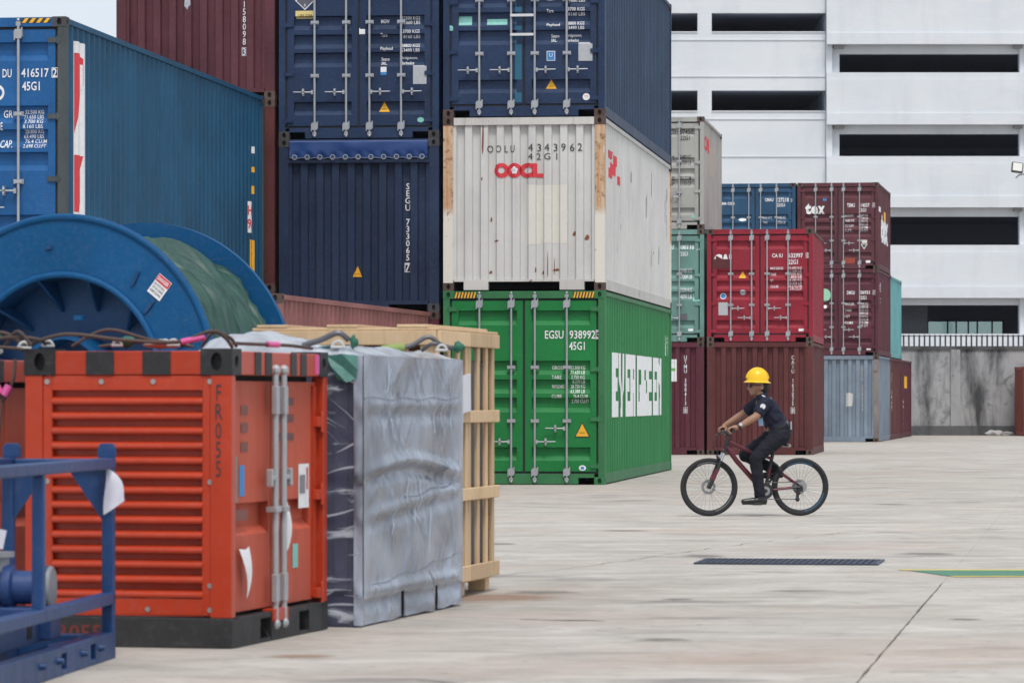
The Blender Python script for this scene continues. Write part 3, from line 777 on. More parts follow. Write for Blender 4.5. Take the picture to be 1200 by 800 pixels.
for (t0,t1,z0,z1,pp) in ((.72,1.5,1.86,2.13,[(0,0),(.7,0),(1,1),(0,1)]),(.85,1.35,1.18,1.52,RECT),(1.5,2.05,1.70,2.05,RECT),(1.45,1.9,1.33,1.72,[(0,0),(.8,0),(1,1),(0,1)]),(2.2,2.6,1.10,1.40,RECT),(1.0,1.35,1.5,1.86,[(.6,0),(1,0),(.4,1),(0,1)])):
    poly(k.root, pp, sd, (t0, t1, 1.70+(z0-1.10)*.43, 1.70+(z1-1.10)*.43), M_RED, .006, 'logo_remnant')
for i in range(16):
    t = rnd.uniform(1.5, 11.5); z = rnd.uniform(.5, 2.2); poly(k.root, BL, sd, (t, t+rnd.uniform(.03,.1), z, z+rnd.uniform(.1,.5)), flat('scuff_grey',(.33,.33,.33),.8), .005, 'scuff')
text(k.root, 'OOLU 434396', sd, (11.2, 11.35, 1.25, 2.0), M_BLACK, 0, .006, 'marking', True)

k = container('shipping_container', 'navy container with ladder rungs between its lock rods, on top of the white one', (x, y, HC+ST), Y0, 12.192, HC, P_NAVY, rods='one', rail=P_NAVYS, trim=P_NAVY, px=(709, 136.2, 78.7))
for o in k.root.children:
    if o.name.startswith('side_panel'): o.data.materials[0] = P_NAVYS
for s_, x0, x1, y0, y1 in (('Tare',640,648,10,14),('3700 KGS',665,685,8,12),('8160 LBS',665,685,13.5,17.5),('Payload',640,655.5,26.5,31),('28800 KGS',663,684.5,24.5,28.6),('63490 LBS',663,684.5,30,34),('Seaco',645,654.5,39,43),('SRL.',645,652,44.4,48.3),('Bridgetown,',663,681,39,43.2),('Barbados',663,677.5,44.5,48.3),('71660 LBS',663,685,-3,1.5),('MGW',640,649,-5,-.5)): T(k, s_, x0, y0, x1, y1, None, .008)
P(k, RECT, 677.5, 49, 694, 71, M_GREY, 'data_plate'); P(k, RECT, 640, 59, 650, 70.5, M_WHITE); P(k, RECT, 640.7, 59.8, 649.3, 69.7, M_BLUE, 'sticker', .007); T(k, 'U', 643, 61.5, 647, 66, M_WHITE, 0, lift=.010)
warn(k, 637, 90.5, 653, 104, False); P(k, ELL, 682.5, 109, 691, 117.3, M_WHITE); T(k,'APPROVED',684.5,111.5,689,113,M_RED,0)
for b4 in ((521,17.5,529,39.5),(535,17,551,27.5),(569,20.5,593,27.5)): P(k, RECT, *b4, M_MINT, 'repaint_patch')
P(k, RECT, 602.5, -60, 610.5, 118.5, stencil('patch_petrol', (.012,.11,.19), .3), 'repaint_patch', .003); P(k, RECT, 615.5, 93, 619.5, 97, M_WHITE)
for y_ in (17, 39.6, -6):
    u0, u1, v0, v1 = pbox(k, 597.5, y_-1.5, 625, y_+1.5); MB().box(u0, u1, -.05, -.02, v0, v1).build('ladder_rung', flat('rung_white',(.62,.63,.64),.5), k.root)

x, y = col(1)
P_HID = P_WINE
container('shipping_container', 'dark red container at the bottom of the stack beneath the tarpaulin-topped navy one', (x, y, 0), Y0, 12.192, ST, P_HID, 'panel', px=(514, 568, 78.3))
k = container('shipping_container', 'dark navy open-top container with blue tarpaulin lashed along its upper edge', (x, y, ST), Y0, 12.192, ST, P_SEGU, 'panel', cast=M_CASTD, px=(514, 364.6, 78.3), notch=(.02, .6))
T(k,'SEGU 733065',473,214,479.3,305,None,.012,True); boxed(k,'7',472.4,307.5,479.6,318.5); warn(k, 410, 309, 423, 325, False)
# tarpaulin over the top edge with eyelets and lashing rope
tp = MB(); hw = W/2; nU, nV = 60, 10; vs = []
for j in range(nV+1):
    for i in range(nU+1):
        u = i/nU; v_ = j/nV; xx = -hw+.17+u*(W-.34)
        zz = ST-.03 - v_*.27; yy = -.02 - .018*noise.noise(Vector((xx*2.2, v_*1.5, 3))) - .014*math.sin(v_*math.pi)*(.6+noise.noise(Vector((xx*5, 0, 8)))) - (.012*math.cos(u*math.pi*22) if v_ > .6 else 0)
        vs.append((xx, yy, zz + (.012*math.cos(u*math.pi*22) if j == nV else 0)))
fs = [(j*(nU+1)+i, j*(nU+1)+i+1, (j+1)*(nU+1)+i+1, (j+1)*(nU+1)+i) for j in range(nV) for i in range(nU)]
o = len(vs); vs += [(-hw+.17,.1,ST+.005),(hw-.17,.1,ST+.005)]; 
tp.add(vs, fs+[tuple([o]+[i for i in range(nU+1)]+[o+1])[::-1]])
M_TARP = flat('tarpaulin_blue', (.008, .042, .165), .45, 0, .5, .15, 5)
tarp = tp.build('tarpaulin', M_TARP, k.root, True, clean=False)
me = MB().lathe([(.028,-.005),(.040,-.005),(.040,.005),(.028,.005)], 12, M=Matrix.Rotation(R(90),4,'X'), closed=True).mesh('eyelet'); me.materials.append(M_ZINC)
for i in range(11): link('eyelet', me, tarp, (-hw+.25+i*(W-.5)/10, -.045, ST-.275))
MB().tube([(-hw+.18+i*(W-.36)/40, -.048, ST-.285-.012*(i % 4 == 2)) for i in range(41)], .006, 6).build('lashing_rope', flat('rope_pale',(.16,.18,.24),.8), tarp)
MB().box(-hw+.15, hw-.15, -.012, .03, ST-.36, ST-.31).build('front_rail', P_SEGU, k.root)

k = container('shipping_container', 'navy container with grey hazard diamond and yellow label on its left door', (x, y, 2*ST), Y0, 12.192, HC, P_NAVY, rods='one', cast=M_CASTD, px=(514, 161.7, 78.3))
for s_, x0, x1, y0, y1 in (('MGW',444.5,454.5,21.5,26),('32500 KGS',469,491,18,22.2),('71660 LBS',469,491,23.4,27.6),('Tare',444.5,452,38,42),('3700 KGS',471,491,34,38.2),('8160 LBS',471,491,39.8,44),('Payload',444.5,459,54,59),('28800 KGS',469,491,50.5,54.7),('63490 LBS',469,491,56.2,60.6),('Seaco',445,454.5,66,70),('SRL.',445,452,71.3,75),('Bridgetown,',469,488,65.2,69.4),('Barbados',469,484,71,75)): T(k, s_, x0, y0, x1, y1, None, .008)
P(k, RECT, 444.5, 77.5, 451.5, 83.5, M_WHITE); P(k, RECT, 444.5, 83.5, 451.5, 87, M_BLUE); P(k, RECT, 483, 76, 499, 98, M_GREY, 'data_plate'); warn(k, 440.5, 116.5, 456.5, 131, False)
P(k, ELL, 488, 137, 496, 143, M_MINT); P(k, RECT, 419, 30, 426, 40.3, M_WHITE); P(k, RECT, 343, 10.5, 366.5, 19.5, stencil('label_cream_yellow',(.72,.58,.22),.2)); T(k,'UN 3264',347,14.2,363,17.8,M_BLACK,.0)
P(k, DIA, 342.5, -13, 366, 9.8, M_WHITE); P(k, DIA, 344.2, -11, 364.3, 8, stencil('diamond_grey',(.10,.10,.12),.2), 'sticker', .008); T(k,'8',353.3,2.2,355.2,5.6,M_WHITE,0,lift=.012)
for b4 in ((330,21,333,25),(500.5,20,504,24)): P(k, RECT, *b4, M_WHITE)

x, y = col(2)
container('shipping_container', 'maroon container at the foot of the leftmost stack, behind the cable reel', (x, y, 0), Y0, 12.192, HC, P_MAROON, 'panel', px=(322, 568, 77.9))
container('shipping_container', 'dark red container whose corner post shows right of the long blue container', (x, y, HC), Y0, 12.192, HC, P_MAROON2, 'panel', px=(322, 341, 77.9))
k = container('shipping_container', 'maroon container with white vertical digits above the long blue container', (x, y, 2*HC), Y0, 12.192, HC, P_MAROON, 'panel', px=(322, 115.7, 77.9))
T(k,'158098',282.6,0,286.6,51.5,None,.012,True); boxed(k,'3',281.6,54.5,287.4,64.5)
P(k, [(0,.3),(.3,.2),(.5,0),(.7,.3),(1,.4),(.95,1),(.1,1)], 213.5, -4, 221, 10, M_GREY, 'torn_label')

# long blue container on the left, standing on another
LB = (-5.27, 45.35)
container('shipping_container', 'blue container on the ground under the long blue one, behind the cable reel', (*LB, 0), 7.5, 12.1, HC, P_TEALB, px=(78, 594, 99.2))
k = container('shipping_container', 'long blue container at far left with red and white sign on its side', (*LB, HC), 7.5, 12.1, HC, P_BLUE, cast=M_CASTD, rail=P_TEALB, post=paint('post_grey_green',(.06,.075,.08),.6,.2,.1,.3), px=(78, 306.9, 99.2))
for o in k.root.children:
    if o.name.startswith('side_panel'): o.data.materials[0] = P_TEALB
T(k,'DU',1.5,80.5,12.4,90.5); T(k,'416517',24,80,57,90.5); boxed(k,'2',60.5,79.3,68,91.2); T(k,'45G1',25,95.5,46.2,106)
T(k,'GR',1.5,128.5,12.5,137.5); T(k,'CAP.',-2,163.5,13,173); T(k,'TARE',-12,143,1.5,152)
for i, s_ in enumerate(('32.500 KG','71.650 LBS','3.700 KG','8.160 LBS','28.800 KG','63.490 LBS','76.4 CU.M','2.698 CU.FT')): T(k, s_, 26 if i % 2 else 27.5, 128.5+i*5.75, 50 if i < 6 else 53.5, 133+i*5.75, None, .004)
P(k, ELL, -11, 99, 3.6, 117, M_WHITE, 'emblem'); P(k, ELL, -8, 103, 1, 113, P_BLUE, 'emblem', .008)
hazard(k, 25, 21.3, 59.5, 26.8, 4)
sd = k.right
poly(k.root, RECT, sd, (.58, 1.09, .02, 2.66), M_WHITE, .006, 'side_sign')
for pp, z0, z1 in (([(0,0),(.45,.5),(.5,.62),(1,.62),(1,.95),(.7,1),(0,1)],1.55,2.52),([(0,0),(.25,0),(.85,1),(0,1)],.62,1.30),([(0,0),(.7,0),(1,1),(0,1)],.10,.40)):
    poly(k.root, pp, sd, (.60, .93, z0, z1), M_RED, .010, 'sign_print')
poly(k.root, RECT, sd, (.78, .92, 2.1, 2.4), M_WHITE, .012, 'sign_print')
for t0, z0, z1, mt in ((11.1,.20,.72,M_YELL),(11.0,.82,1.28,M_WHITE),(11.25,1.40,1.52,M_YELL),(11.27,1.72,1.80,M_YELL),(11.27,2.0,2.1,M_WHITE)):
    poly(k.root, RECT, sd, (t0, t0+(.3 if z1 < 1.3 else .14), z0, z1), mt, .006, 'placard')
text(k.root, 'HQ\n9.6', sd, (11.05, 11.28, .88, 1.22), M_RED, .02, .010, 'placard_text')
text(k.root, 'CAUTION 9.6 HIGH', sd, (11.16, 11.34, .24, .68), M_BLACK, 0, .010, 'placard_text', True)

# low pinkish-brown container in front of the stacks (its narrow end is hidden behind the reel)
th = R(9.6); nl = Vector((-2.87, 47.75)); 
W_keep = W; W = 2.02
container('shipping_container', 'pinkish brown container, only its corrugated upper side showing behind the crate', (nl.x, nl.y, 0), 9.6, 10.2, ST, P_PINK, 'panel', px=(327, 592, 94))
W = W_keep

# ------------------------------------------------------------------ the stacks behind the cyclist
def col2(i):
    th = R(7); d = 2.50*i; return (6.90 - d*math.cos(th), 88 + d*math.sin(th))
L20 = 6.058
x, y = col2(0); g20 = 'containers stacked behind the cyclist'
k = container('shipping_container', 'brownish maroon container on the ground directly behind the cyclist', (x, y, 0), 7, L20, ST, P_MAROON2, 'panel', px=(953, 532.9, 51.1), group=g20)
T(k,'CAIU 163075',927.4,416.5,931.2,475,None,.012,True); boxed(k,'8',926.8,477,931.6,484.5)
k = container('shipping_container', 'bright crimson container with yellow triangle and white logo cut off below', (x, y, ST), 7, L20, ST, P_RED, rods='cross', rail=P_MAROON, px=(953, 400.5, 51.1), group=g20)
P_REDP = stencil('patch_dark_red', (.085, .012, .014), .2)
T(k,'CAI',837,297.5,857.5,311,None,.07); P(k, RECT, 836, 303.2, 858, 314, P_REDP, 'repaint_patch', .014); P(k, RECT, 838.8, 299.8, 842, 304, P_REDP, 'repaint_patch', .014)
T(k,'CA IU',905,297,917.3,301.6,None,.02); T(k,'632997',924,296.6,941,302,None,.02); boxed(k,'0',944.6,296,949.3,302.4); T(k,'22G1',924,304,935.2,309.7,None,.02)
for i, s_ in enumerate(('30.480 KG','67.200 LB','2.200 KG','4.850 LB','28.280 KG','62.350 LB','33.2 CU.M','1.170 CU.F')): T(k, s_, 923.8, 312.4+i*3.55, 939.5, 315.2+i*3.55, None, .006)
for s_, x1, y0 in (('MAX.GROSS',918,312.8),('TARE',909.5,319.8),('NET',906.5,327),('CU.CAP.',912.5,334)): T(k, s_, 903, y0, x1, y0+3, None, .01)
warn(k, 864.7, 316, 875.8, 326.3, False); P(k, ELL, 843.7, 343, 851, 350.2, M_WHITE); P(k, ELL, 844.5, 343.8, 850.2, 349.4, M_BLUE, 'sticker', .008); P(k, ELL, 867.2, 339, 874, 345.6, M_GREY); P(k, RECT, 842, 354, 853, 369, M_GREY, 'data_plate'); P(k, RECT, 936, 385, 942.3, 388, M_WHITE)
text(k.root, 'CAIU 632997 0', k.right, (1.0, 1.2, .95, 1.95), M_WHITE, 0, .006, 'marking', True)
x, y = col2(1)
k = container('shipping_container', 'maroon container with white and green sticker, half hidden by the green container', (x, y, 0), 7, L20, ST, P_WINE, 'panel', px=(825, 533, 51), group=g20)
T(k,'UTMU 388413',800.9,416.5,804.7,475,None,.012,True); boxed(k,'8',800.3,477,805.2,484.5); P(k, RECT, 780, 421, 792.6, 447, M_WHITE); P(k, RECT, 783, 431.5, 791, 434.5, stencil('label_green',(.15,.42,.1),.2), 'sticker', .008)
k = container('shipping_container', 'faded teal container with rust, beside the crimson one', (x, y, ST), 7, L20, ST, P_TEAL, rods='cross', px=(825, 400.8, 51), group=g20)
T(k,'100110',796,287,813,292,None,.02); boxed(k,'0',815.8,286.4,819.6,292.6); T(k,'22G1',797,294.8,805.6,299.8,None,.02); T(k,'CU',784,287,789,292,None,.02)
for i, y0 in enumerate((314.5, 321.8, 337.3, 344.8)): T(k, ('30480 KG','67200 LB','2220 KG','4890 LB')[i], 796.5, y0, 810.5, y0+5, None, .006)
P(k, RECT, 811.5, 343.5, 822, 353.5, M_MINT); P(k, RECT, 797, 367.5, 805, 375, stencil('diamond_grey',(.10,.10,.12),.2)); P(k, RECT, 806, 385, 812, 388, M_WHITE)
k = container('shipping_container', 'light grey container topping the stack beside the white building', (x, y, 2*ST), 7, L20, ST, P_GREY, px=(825, 268.6, 51), group=g20)
T(k,'CU',785.5,151,791,157,M_BLACK,.01); T(k,'074503',796,151,814.5,157,M_BLACK,.01); boxed(k,'8',816,150.4,820.5,157.6,M_BLACK); T(k,'22G1',797,158.5,808,164,M_BLACK,.01)
for i, y0 in enumerate((181.3, 187.8, 206, 212.3)): T(k, ('30480 KG','67200 LB','28.2 CU.M','1.170 CF')[i], 796.5, y0, 809.5, y0+5, M_BLACK, .004)
for s_, y0 in (('ST',182.5),('AD',206.5),('AP.',212.8)): T(k, s_, 784, y0, 790.5, y0+4.6, M_BLACK, .004)
text(k.root, 'CAI', k.right, (.35, 1.9, 1.85, 2.2), M_RED, .05, .006, 'logo_remnant'); poly(k.root, RECT, k.right, (2.0, 3.4, 1.35, 2.05), stencil('patch_tan',(.40,.36,.30),.3), .005, 'repaint_patch'); P(k, RECT, 809.5, 252.5, 815, 255.3, M_MINT)

def col3(i, row=0):
    th = R(9); d = 2.49*i; return (10.98 - d*math.cos(th) + row*6.14*math.sin(th), 115 + d*math.sin(th) + row*6.14*math.cos(th))
g3 = 'containers of the farthest stack'
x, y = col3(0)
k = container('shipping_container', 'weathered grey-blue container on the ground below the two maroon ones', (x, y, 0), 9, L20, ST, P_STEEL, 'panel', post=paint('post_rust_grey',(.22,.19,.17),.7,.3,.6,.4), px=(1030, 517.7, 39.1), group=g3)
T(k,'GESU 3586244',1009.5,429,1012.2,481.5,M_GREY,.012,True); P(k, [(0,0),(.9,.03),(1,.9),(.5,1),(0,.95)], 992, 460, 1000, 476, stencil('patch_pale',(.55,.55,.52),.3), 'repaint_patch')
k = container('shipping_container', 'dark maroon container with round green sticker, middle of the farthest stack', (x, y, ST), 9, L20, ST, P_WINE, rods='cross', px=(1030, 416.4, 39.1), group=g3)
T(k,'DMOU',993,340.6,1002,345,None,.02); T(k,'106931',1007,340.4,1019.7,344.8,None,.02); boxed(k,'5',1023,340,1026,345.2); T(k,'22G1',1007,346.6,1015.6,351,None,.02)
for i in range(8): T(k, ('30480 KG','67200 LB','2220 KG','4890 LB','28260 KG','62310 LB','33.2 CBM','1170 CFT')[i], 1007, 354.4+i*3.7, 1017.5, 357.2+i*3.7, None, .004)
for s_, x1, y0 in (('MAX.GR.',1001.5,354.6),('TARE',998,362),('NET',996.5,369.3),('CUBE',1000,376.8)): T(k, s_, 990, y0, x1, y0+2.8, None, .01)
P(k, ELL, 960, 338, 974, 353.2, stencil('sticker_mint',(.30,.62,.42),.2)); P(k, ELL, 964.5, 357.3, 969.6, 361.4, M_WHITE); P(k, RECT, 1015.6, 408.3, 1020.7, 410.8, M_WHITE)
text(k.root, 'DMOU 106931', k.right, (.9, 1.3, 1.4, 2.2), M_WHITE, 0, .006, 'marking', True)
k = container('shipping_container', 'maroon container lettered tex in white on its left door', (x, y, 2*ST), 9, L20, ST, P_MAROON, rods='cross', px=(1030, 315, 39.1), group=g3)
TX = [(.0,.62),(.10,.62),(.12,.88),(.24,1.0),(.24,.66),(.30,.66)]
T(k,'t',944,237.8,951,250.8,None,.055); T(k,'e',950.8,240.8,959,250.9,None,.05); T(k,'x',958.8,241,967,250.6,None,.05)
P(k, [(0,0),(1,0),(.8,1),(.5,.4),(.2,1)], 964.5, 231, 969.2, 235, M_BLUE, 'emblem')
T(k,'TEMU',993,238.2,1002,242.8,None,.02); T(k,'514057',1006.5,238.2,1019.3,242.6,None,.02); boxed(k,'0',1022.6,237.8,1025.6,243); T(k,'22G1',1006.5,244,1015.3,248.2,None,.02)
for i in range(6): T(k, ('30480 KG','67200 LB','2200 KG','4850 LB','33.2 CBM','1170 CFT')[i], 1007, 250.8+i*3.6, 1017.3, 253.5+i*3.6, None, .004)
for s_, x1, y0 in (('MAX.WT.',1001,251.2),('TARE WT.',1002,257),('CU.CAP.',1001,262.8),('C.FT.',999,268.4)): T(k, s_, 990.3, y0, x1, y0+2.9, None, .01)
P(k, RECT, 1010.2, 281, 1016.4, 285, M_CREAM); P(k, [(0,1),(1,1),(.5,0)], 1008.8, 285.8, 1017, 292.2, M_WHITE); P(k, [(0,1),(1,1),(.5,0)], 1010.2, 286.5, 1015.6, 290.6, M_BLACK, 'sticker', .008); P(k, RECT, 1015, 305, 1020.2, 308, M_WHITE); P(k, RECT, 989.8, 302.3, 1002.2, 309, stencil('patch_orange_red',(.30,.045,.02),.3), 'repaint_patch')
text(k.root, 'tex', k.right, (1.5, 5.0, .85, 1.75), M_WHITE, .05, .006, 'lettering'); poly(k.root, RECT, k.right, (.6, 1.3, 1.75, 1.9), M_WHITE, .006, 'sticker'); poly(k.root, RECT, k.right, (3.0, 3.7, 1.55, 1.85), M_YELL, .007, 'sticker')
x, y = col3(1)
container('shipping_container', 'dark container at the ground left of the grey-blue one, behind the crimson stack', (x, y, 0), 9, L20, ST, P_WINE, 'panel', px=(932, 518, 39), group=g3)
container('shipping_container', 'dark container under the ocean blue one, behind the crimson stack', (x, y, ST), 9, L20, ST, P_MAROON2, 'panel', px=(932, 417, 39), group=g3)
k = container('shipping_container', 'ocean blue container beside the tex one, its top half showing above the crimson container', (x, y, 2*ST), 9, L20, ST, P_CMA, px=(932, 315.4, 39), group=g3)
T(k,'CMA CGM',843,236.2,860,239.6,None,.04); T(k,'CMAU',896,232,906,235.8,None,.025); T(k,'127218',910,231.6,924,236.4,None,.02); boxed(k,'0',926.4,231.2,929.6,236.8); T(k,'22G1',909.8,238,919.4,242,None,.02)
P(k, ELL, 865, 255, 874, 258.8, M_WHITE); T(k,'30480 KG',909.8,253,920,256.2,None,.006); T(k,'67200 LB',909.8,258.6,920,262,None,.006); T(k,'MAX WT',893,253.4,904,256,None,.01); T(k,'TARE',893.5,259,899,261.6,None,.01)
x, y = col3(0, 1)
k = container('shipping_container', 'maroon container side-on behind the grey-blue one, under the turquoise', (x, y, 0), 9, L20, ST, P_MAROON2, 'panel', group=g3, px=(1043,515,37))
text(k.root, 'TCKU 2481563', k.right, (.8, 1.2, .9, 2.1), M_CREAM, 0, .006, 'marking', True)
container('shipping_container', 'turquoise container, only its side showing behind the dark maroon one', (x, y, ST), 9, L20, ST, P_CYAN, 'panel', group=g3, px=(1043,420,37))
x, y = col3(0, 2)
k = container('shipping_container', 'last maroon container at the far end with small yellow placard on its side', (x, y, 0), 9, L20, ST, P_WINE, 'panel', group=g3, px=(1057,515,35))
poly(k.root, RECT, k.right, (1.8, 3.6, 1.65, 2.05), M_YELL, .006, 'placard'); text(k.root, 'FULU 620415', k.right, (1.2, 1.5, .4, 1.3), M_CREAM, 0, .006, 'marking', True)
container('shipping_container', 'rust red container at the right edge of the picture before the stained wall', (17.75, 133.2, 0), 90, 6.058, 2.42, P_ORANGE, 'panel', group='containers by the wall', px=(1193,511,33.8))
# ------------------------------------------------------------------ foreground: red louvred unit
P_ROR = paint('paint_orange_red', (.42, .036, .008), .32, .12, .0, .2, .4)
P_RORD = paint('paint_faded_red_door', (.44, .075, .036), .55, .15, .03, .35)
P_BLK = paint('paint_black', (.022, .022, .023), .55, .3, .05, .3)
M_BOLT = flat('bolt_zinc', (.38, .38, .36), .4, .7)
M_PINK = flat('pink_sleeve', (.62, .10, .30), .5)
def tri_light(parent, pts, mat, name):   # small thin plate from outline in local 3d
    pass
def louvred_unit(label, loc, yaw, w, L, H, detail=True):
    """loc: front right bottom corner; front carries louvres, right side the double door"""
    th = R(yaw); dx = Vector((math.cos(th), -math.sin(th), 0))
    root = thing('generator_container', label, 'generator', Vector(loc)-dx*w/2, -th, 'red louvred units'); hw = w/2
    base_h, top_h = .155, .135
    # base with fork pockets on the right side
    b = MB(); b.box(-hw, hw, 0, .1, 0, base_h); b.box(-hw, hw, L-.1, L, 0, base_h); b.box(-hw, -hw+.1, .1, L-.1, 0, base_h)
    ys_ = [.1, L*.28, L*.39, L*.68, L*.79, L-.1]
    for i in range(5):
        if i in (1, 3): b.box(hw-.1, hw, ys_[i], ys_[i+1], .125, base_h); b.box(hw-.1, hw, ys_[i], ys_[i+1], 0, .02)
        else: b.box(hw-.1, hw, ys_[i], ys_[i+1], 0, base_h)
    b.box(-hw+.1, hw-.1, .1, L-.1, .05, .1)
    b.build('base_frame', P_BLK, root, bevel=.006)
    for sx in (-1, 1):
        MB().box(*((hw-.12, hw-.004) if sx > 0 else (-hw+.004, -hw+.10)), .004, .075, base_h, H-top_h).build('corner_post', P_ROR, root, bevel=.006)
        MB().box(*((hw-.075, hw-.004) if sx > 0 else (-hw+.004, -hw+.075)), L-.075, L-.004, base_h, H-top_h).build('corner_post', P_ROR, root, bevel=.006)
    # top frame: red beams with black blocks, black corner castings
    b = MB(); z0, z1 = H-top_h, H-.012
    b.box(-hw+.16, hw-.16, .006, .1, z0, z1); b.box(-hw+.16, hw-.16, L-.1, L-.006, z0, z1)
    b.box(hw-.1, hw-.006, .16, L-.16, z0, z1); b.box(-hw+.006, -hw+.1, .16, L-.16, z0, z1)
    b.build('top_frame', P_ROR, root, bevel=.006)
    cm = MB()
    for sx in (-1, 1):
        for yy in (0, L-.16):
            c = linkm('corner_casting', casting_mesh(), P_BLK, root, (hw-.17 if sx > 0 else -hw, yy, H-.135)); c.scale = (.17/CWX, .16/CWY, .135/CH)
    for u in (.22, .60): MB().box(-hw+.16+(w-.32)*u, -hw+.16+(w-.32)*(u+.175)+.01, .001, .006, z0+.002, z1-.002).build('black_block', P_BLK, root)
    for t in (.17, .30, .62, .75): MB().box(hw-.006, hw-.001, .16+(L-.32)*t, .16+(L-.32)*(t+.075), z0+.002, z1-.002).build('black_block', P_BLK, root)
    MB().box(hw-.006, hw-.001, L-.24, L-.17, z0+.012, z1-.004).build('pink_tape', M_PINK, root)
    # louvre panel on the front
    xl, xr = -hw+.10, hw-.205; zl, zh = base_h+.012, H-top_h-.004
    f = MB(); f.box(-hw+.101, xl+.05, .010, .05, zl, zh); f.box(xr+.045, hw-.121, .010, .05, zl, zh); f.box(xl+.05, xr+.045, .010, .05, zh-.075, zh); f.box(xl+.05, xr+.045, .010, .05, zl, zl+.085)
    f.build('panel_frame', P_ROR, root, bevel=.004)
    MB().box(xl+.05, xr+.045, .052, .06, zl+.085, zh-.075).build('louvre_back', P_ROR, root)
    n = 14; p = (zh-.075-zl-.085)/n
    me = MB().prism([(.014,-.010),(.006,-.006),(.002,.002),(.003,.011),(.009,.020),(.020,.027),(.034,.031),(.0515,.033),(.0515,.022),(.024,.014),(.018,-.008)], 'x', xl+.05, xr+.045).mesh('louvre'); me.materials.append(P_ROR)
    for i in range(n): link('louvre', me, root, (0, 0, zl+.085+p*i+.012))
    bm = MB().lathe([(.0,-.012),(.011,-.010),(.014,0)], 10, M=Matrix.Rotation(R(90),4,'X')).mesh('bolt', True)
    if not bm.materials: bm.materials.append(M_BOLT)
    for (x_, z_) in ((xl+.025,zh-.03),(xl+.32,zh-.03),(xr-.22,zh-.03),(xr+.085,zh-.03),(xl+.025,(zl+zh)/2+.07),(xr+.085,(zl+zh)/2+.07),(xr+.085,.32),(xr+.085,zl+.03),(xr-.25,zl+.03)): link('bolt', bm, root, (x_, .004, z_))
    # double door on the right side
    dz0, dz1 = base_h+.02, H-top_h-.03; ymid = .075+(L-.15)*.47
    bandsd = [(dz0+(dz1-dz0)*.33, dz0+(dz1-dz0)*.47), (dz0+(dz1-dz0)*.60, dz0+(dz1-dz0)*.72)]
    pr = door_profile(dz0, dz1, bandsd[:1], .045, .022)
    for i, (ya, yb) in enumerate(((.085, ymid-.01), (ymid+.01, L-.085))):
        b = MB(); ia, ib = ya+.035, yb-(.10 if i else .04); xo = hw-.05
        for (zA, dA), (zB, dB) in zip(pr, pr[1:]):
            b.add([(xo-dA,ia,zA),(xo-dA,ib,zA),(xo-dB,ib,zB),(xo-dB,ia,zB)], [(0,1,2,3)])
            for yy in (ia, ib):
                if dA or dB: b.add([(xo,yy,zA),(xo-dA,yy,zA),(xo-dB,yy,zB),(xo,yy,zB)], [(0,1,2,3)])
        for (p0, p1) in ((ya, ia), (ib, yb)): b.add([(xo,p0,dz0),(xo,p1,dz0),(xo,p1,dz1),(xo,p0,dz1)], [(0,1,2,3)])
        b.add([(xo,yb,dz0),(xo-.03,yb,dz0),(xo-.03,yb,dz1),(xo,yb,dz1),(xo,ya,dz0),(xo-.03,ya,dz0),(xo-.03,ya,dz1),(xo,ya,dz1)], [(0,1,2,3),(4,5,6,7)])
        d = b.build('door', P_RORD, root)
        rodb = MB(); yr = ymid-.075 if i == 0 else ymid+.075
        rodb.tube([(hw+.0, yr, dz0-.10),(hw+.0, yr, dz1+.075)], .018, 12)
        for z in (dz0+.10, dz1-.10): rodb.box(hw-.012, hw+.018, yr-.03, yr+.03, z-.075, z+.075)
        rodb.box(hw-.04, hw+.022, yr-.045, yr+.045, dz0+.50, dz0+.53)
        for z in (dz0-.09, dz1+.06): rodb.ball((hw, yr, z), .03, 10)
        if not detail: continue
        rod = rodb.build('lock_rod', M_ZINC, d, bevel=.004)
        s_ = -1 if i == 0 else 1
        MB().box(hw-.012, hw+.012, yr+s_*.06-.04, yr+s_*.06+.04, dz0+.67, dz0+.695).box(hw-.018, hw+.02, yr+s_*.10-.010, yr+s_*.10+.010, dz0+.635, dz0+.73).build('handle', M_ZINC, d, bevel=.006)
        if i:
            for z in (.18, .72, 1.12):
                MB().box(hw-.055, hw-.008, yb-.08, yb+.012, z, z+.055).tube([(hw-.012, yb+.0, z-.03),(hw-.012, yb+.0, z+.085)], .014, 8).build('hinge', P_ROR, d, bevel=.004)
            MB().box(xo+.0, xo+.012, yb-.085, yb-.02, dz0+.02, dz1-.02).build('door_edge', P_ROR, d)
    MB().box(hw-.12, hw-.105, .076, L-.076, dz0-.02, dz1+.03).build('door_gasket', M_RUBBER, root)
    MB().box(hw-.06, hw+.012, ymid-.13, ymid+.13, base_h-.055, base_h+.012).build('cam_keeper', P_ROR, root, bevel=.004)
    fr = dict(kind='front', off=.004); sd = dict(kind='right', off=hw-.05)
    if detail:
        text(root, 'FR055', fr, (hw-.090, hw-.052, H-.135-.52, H-.135-.05), M_BLACK, .0, .003, 'marking', True)
        text(root, 'FR055', dict(kind='front', off=0), (-.44, -.14, .035, .115), stencil('faded_red', (.14,.02,.015), .3), .02, .002, 'marking')
        P_ = lambda y0, y1, z0, z1, mt, nm='sticker', sh=RECT, lf=.003: poly(root, sh, sd, (y0, y1, z0, z1), mt, lf, nm)
        P_(.13, .24, .74, .98, stencil('label_bronze',(.22,.19,.14),.4)); P_(.27, .36, .77, .93, M_BLUE); P_(.13, .42, .645, .70, stencil('faded_print',(.19,.06,.045),.3))
        P_(L-.42, L-.22, .68, .92, M_WHITE); P_(L-.40, L-.30, .76, .86, stencil('print_grey',(.22,.22,.24),.3), lf=.006); P_(L-.27, L-.245, .78, .90, M_RED, lf=.006); P_(L-.53, L-.43, .36, .49, M_MINT)
